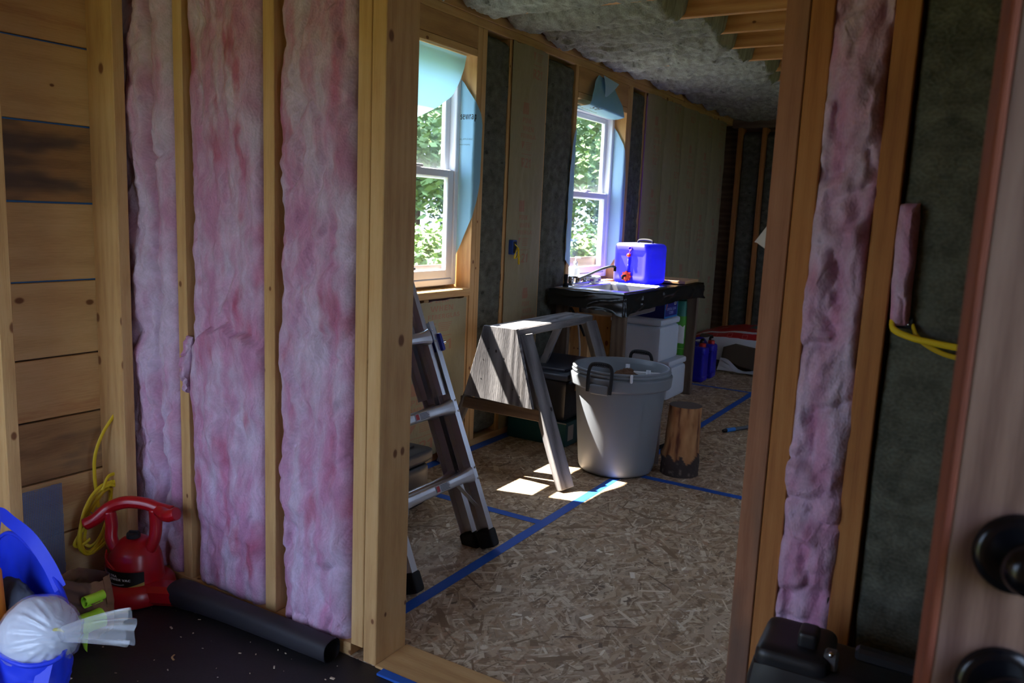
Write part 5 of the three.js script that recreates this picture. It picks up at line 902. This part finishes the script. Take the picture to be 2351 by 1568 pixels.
{
  const t = thing('clear_plastic_bag', 'knotted clear plastic bag of white stuffing in the blue carrier bag', 'plastic bag', null, [-1.99, 0.225, 0.665]);
  const lump = (r, k, s, pl) => { const g = new THREE.SphereGeometry(r, 96, 64), p = g.attributes.position, dk = V3(0.9, 0.3, 0.1).normalize(), e1 = V3(0, 1, 0).cross(dk).normalize(), e2 = dk.clone().cross(e1); for (let i = 0; i < p.count; i++) { const v = V3().fromBufferAttribute(p, i), n = v.clone().normalize(), d = n.dot(dk), an = Math.atan2(n.dot(e1), n.dot(e2)); let f = 1 + k * fbm(n.x * 1.4 + s, n.y * 1.4, n.z * 1.4, 2); if (d > 0.6) f += 0.22 * ((d - 0.6) / 0.4) ** 2; f += pl * (Math.sin(an * 17 + 3 * fbm(n.x * 3, n.y * 3, n.z * 3, 2)) + 0.6 * Math.sin(an * 29 + 1)) * sstep(0.0, 0.8, d); p.setXYZ(i, v.x * f, v.y * f, v.z * f); } g.computeVertexNormals(); return g; };
  part(t, 'stuffing', lump(0.092, 0.10, 3, 0.02), plain(214, 220, 232, 0.7));
  const mFilm = phys({ color: new THREE.Color(0.93, 0.95, 0.98), roughness: 0.05, transmission: 0.84, side: THREE.DoubleSide });
  part(t, 'film', lump(0.098, 0.10, 3, 0.035), mFilm);
  part(t, 'twist_tie', new THREE.TorusGeometry(0.016, 0.005, 8, 20).rotateY(1.2).translate(0.093, 0.03, 0.012), plain(238, 228, 110, 0.5));
  part(t, 'gathered_neck', grid(36, 30, (u, v) => { const a = u * 6.283, w = 0.013 + 0.030 * Math.pow(v, 0.7), pl = 1 + 0.22 * Math.sin(a * 5 + 2 * v) * (0.4 + v); return [0.088 + 0.19 * v, 0.028 + 0.07 * v - 0.025 * v * v + Math.cos(a) * w * pl, 0.012 - 0.08 * v + Math.sin(a) * w * pl * 0.35]; }), mFilm);
}
// crumbs on the dark floor
{
  const R = rng(91), g = []; for (let k = 0; k < 260; k++) { const s = 0.0012 + R() * R() * 0.006, b = box(s * (1 + 2 * R()), s * 0.5, s, 0.0002); b.rotateY(R() * 6); b.translate(-2.3 + 2.9 * R(), s * 0.25 + 0.0004, 0.06 + 1.5 * R() * R()); g.push(b); }
  single('sawdust_crumbs', 'pale sawdust crumbs scattered on the black floor', 'debris', merge(g), plain(196, 180, 156, 0.9), null, 'stuff');
  single('wood_shaving', 'thin tan wood shaving on the black floor near the tube', 'debris', strap([[-1.96, 0.004, 0.30], [-1.95, 0.006, 0.315], [-1.935, 0.005, 0.32]], 0.003, 0.001, 10, 6), plain(186, 150, 100, 0.8));
}
// yellow cables at the stud, with their metal box
{
  const t = thing('yellow_cable', 'thick yellow cable running from the orange stud behind the door', 'cable');
  part(t, 'cable', strap([[-0.170, 1.166, 0.004], [-0.166, 1.152, 0.016], [-0.135, 1.140, 0.024], [-0.09, 1.134, 0.03], [-0.02, 1.128, 0.034], [0.06, 1.12, 0.03]], 0.0055, 0.0065, 50, 10), mYellow);
  const t2 = thing('yellow_cable', 'thinner yellow cable dipping below the thick one', 'cable');
  part(t2, 'cable', strap([[-0.135, 1.160, -0.004], [-0.125, 1.142, 0.010], [-0.108, 1.128, 0.012], [-0.075, 1.114, 0.016], [-0.03, 1.108, 0.02], [0.05, 1.106, 0.02]], 0.0035, 0.005, 50, 10), mYellowDeep);
  const b = thing('metal_outlet_box', 'small dark metal box behind the yellow cables', 'wall box', null, [-0.152, 1.163, -0.010]);
  part(b, 'box', rbox(0.035, 0.022, 0.02, 0.003, 1), mRubber); part(b, 'screw', new THREE.SphereGeometry(0.0028, 8, 6).translate(0.010, -0.002, 0.0105), mChrome);
}
// black tool case standing against the partition
{
  const t = thing('tool_case', 'black plastic tool case with steel latches below the slim pink batt', 'case', null, [-0.17, 0.001, 0.21], 0.05);
  part(t, 'shell', rbox(0.42, 0.56, 0.17, 0.03, 3).translate(0.06, 0.28, 0.0), mBlackPlastic);
  part(t, 'shoulder', rbox(0.13, 0.05, 0.15, 0.02, 3).translate(-0.075, 0.558, 0.0), mBlackPlastic);
  part(t, 'handle_lug', rbox(0.035, 0.04, 0.05, 0.008, 2).translate(-0.055, 0.59, 0.01), mBlackPlastic);
  part(t, 'carry_handle', bar([0.025, 0.594, 0.02], [0.24, 0.59, 0.02], 0.024, 0.028, 0.01), mBlackPlastic);
  for (const x of [-0.012, 0.225]) { const l = part(t, 'latch', lim(x - 0.012, x + 0.012, 0.54, 0.59, 0.02, 0.05, 0.004), mAluDull); part(l, 'latch_pin', new THREE.SphereGeometry(0.006, 10, 8).translate(x, 0.588, 0.045), mChrome); }
}
renderer.render(scene, camera);
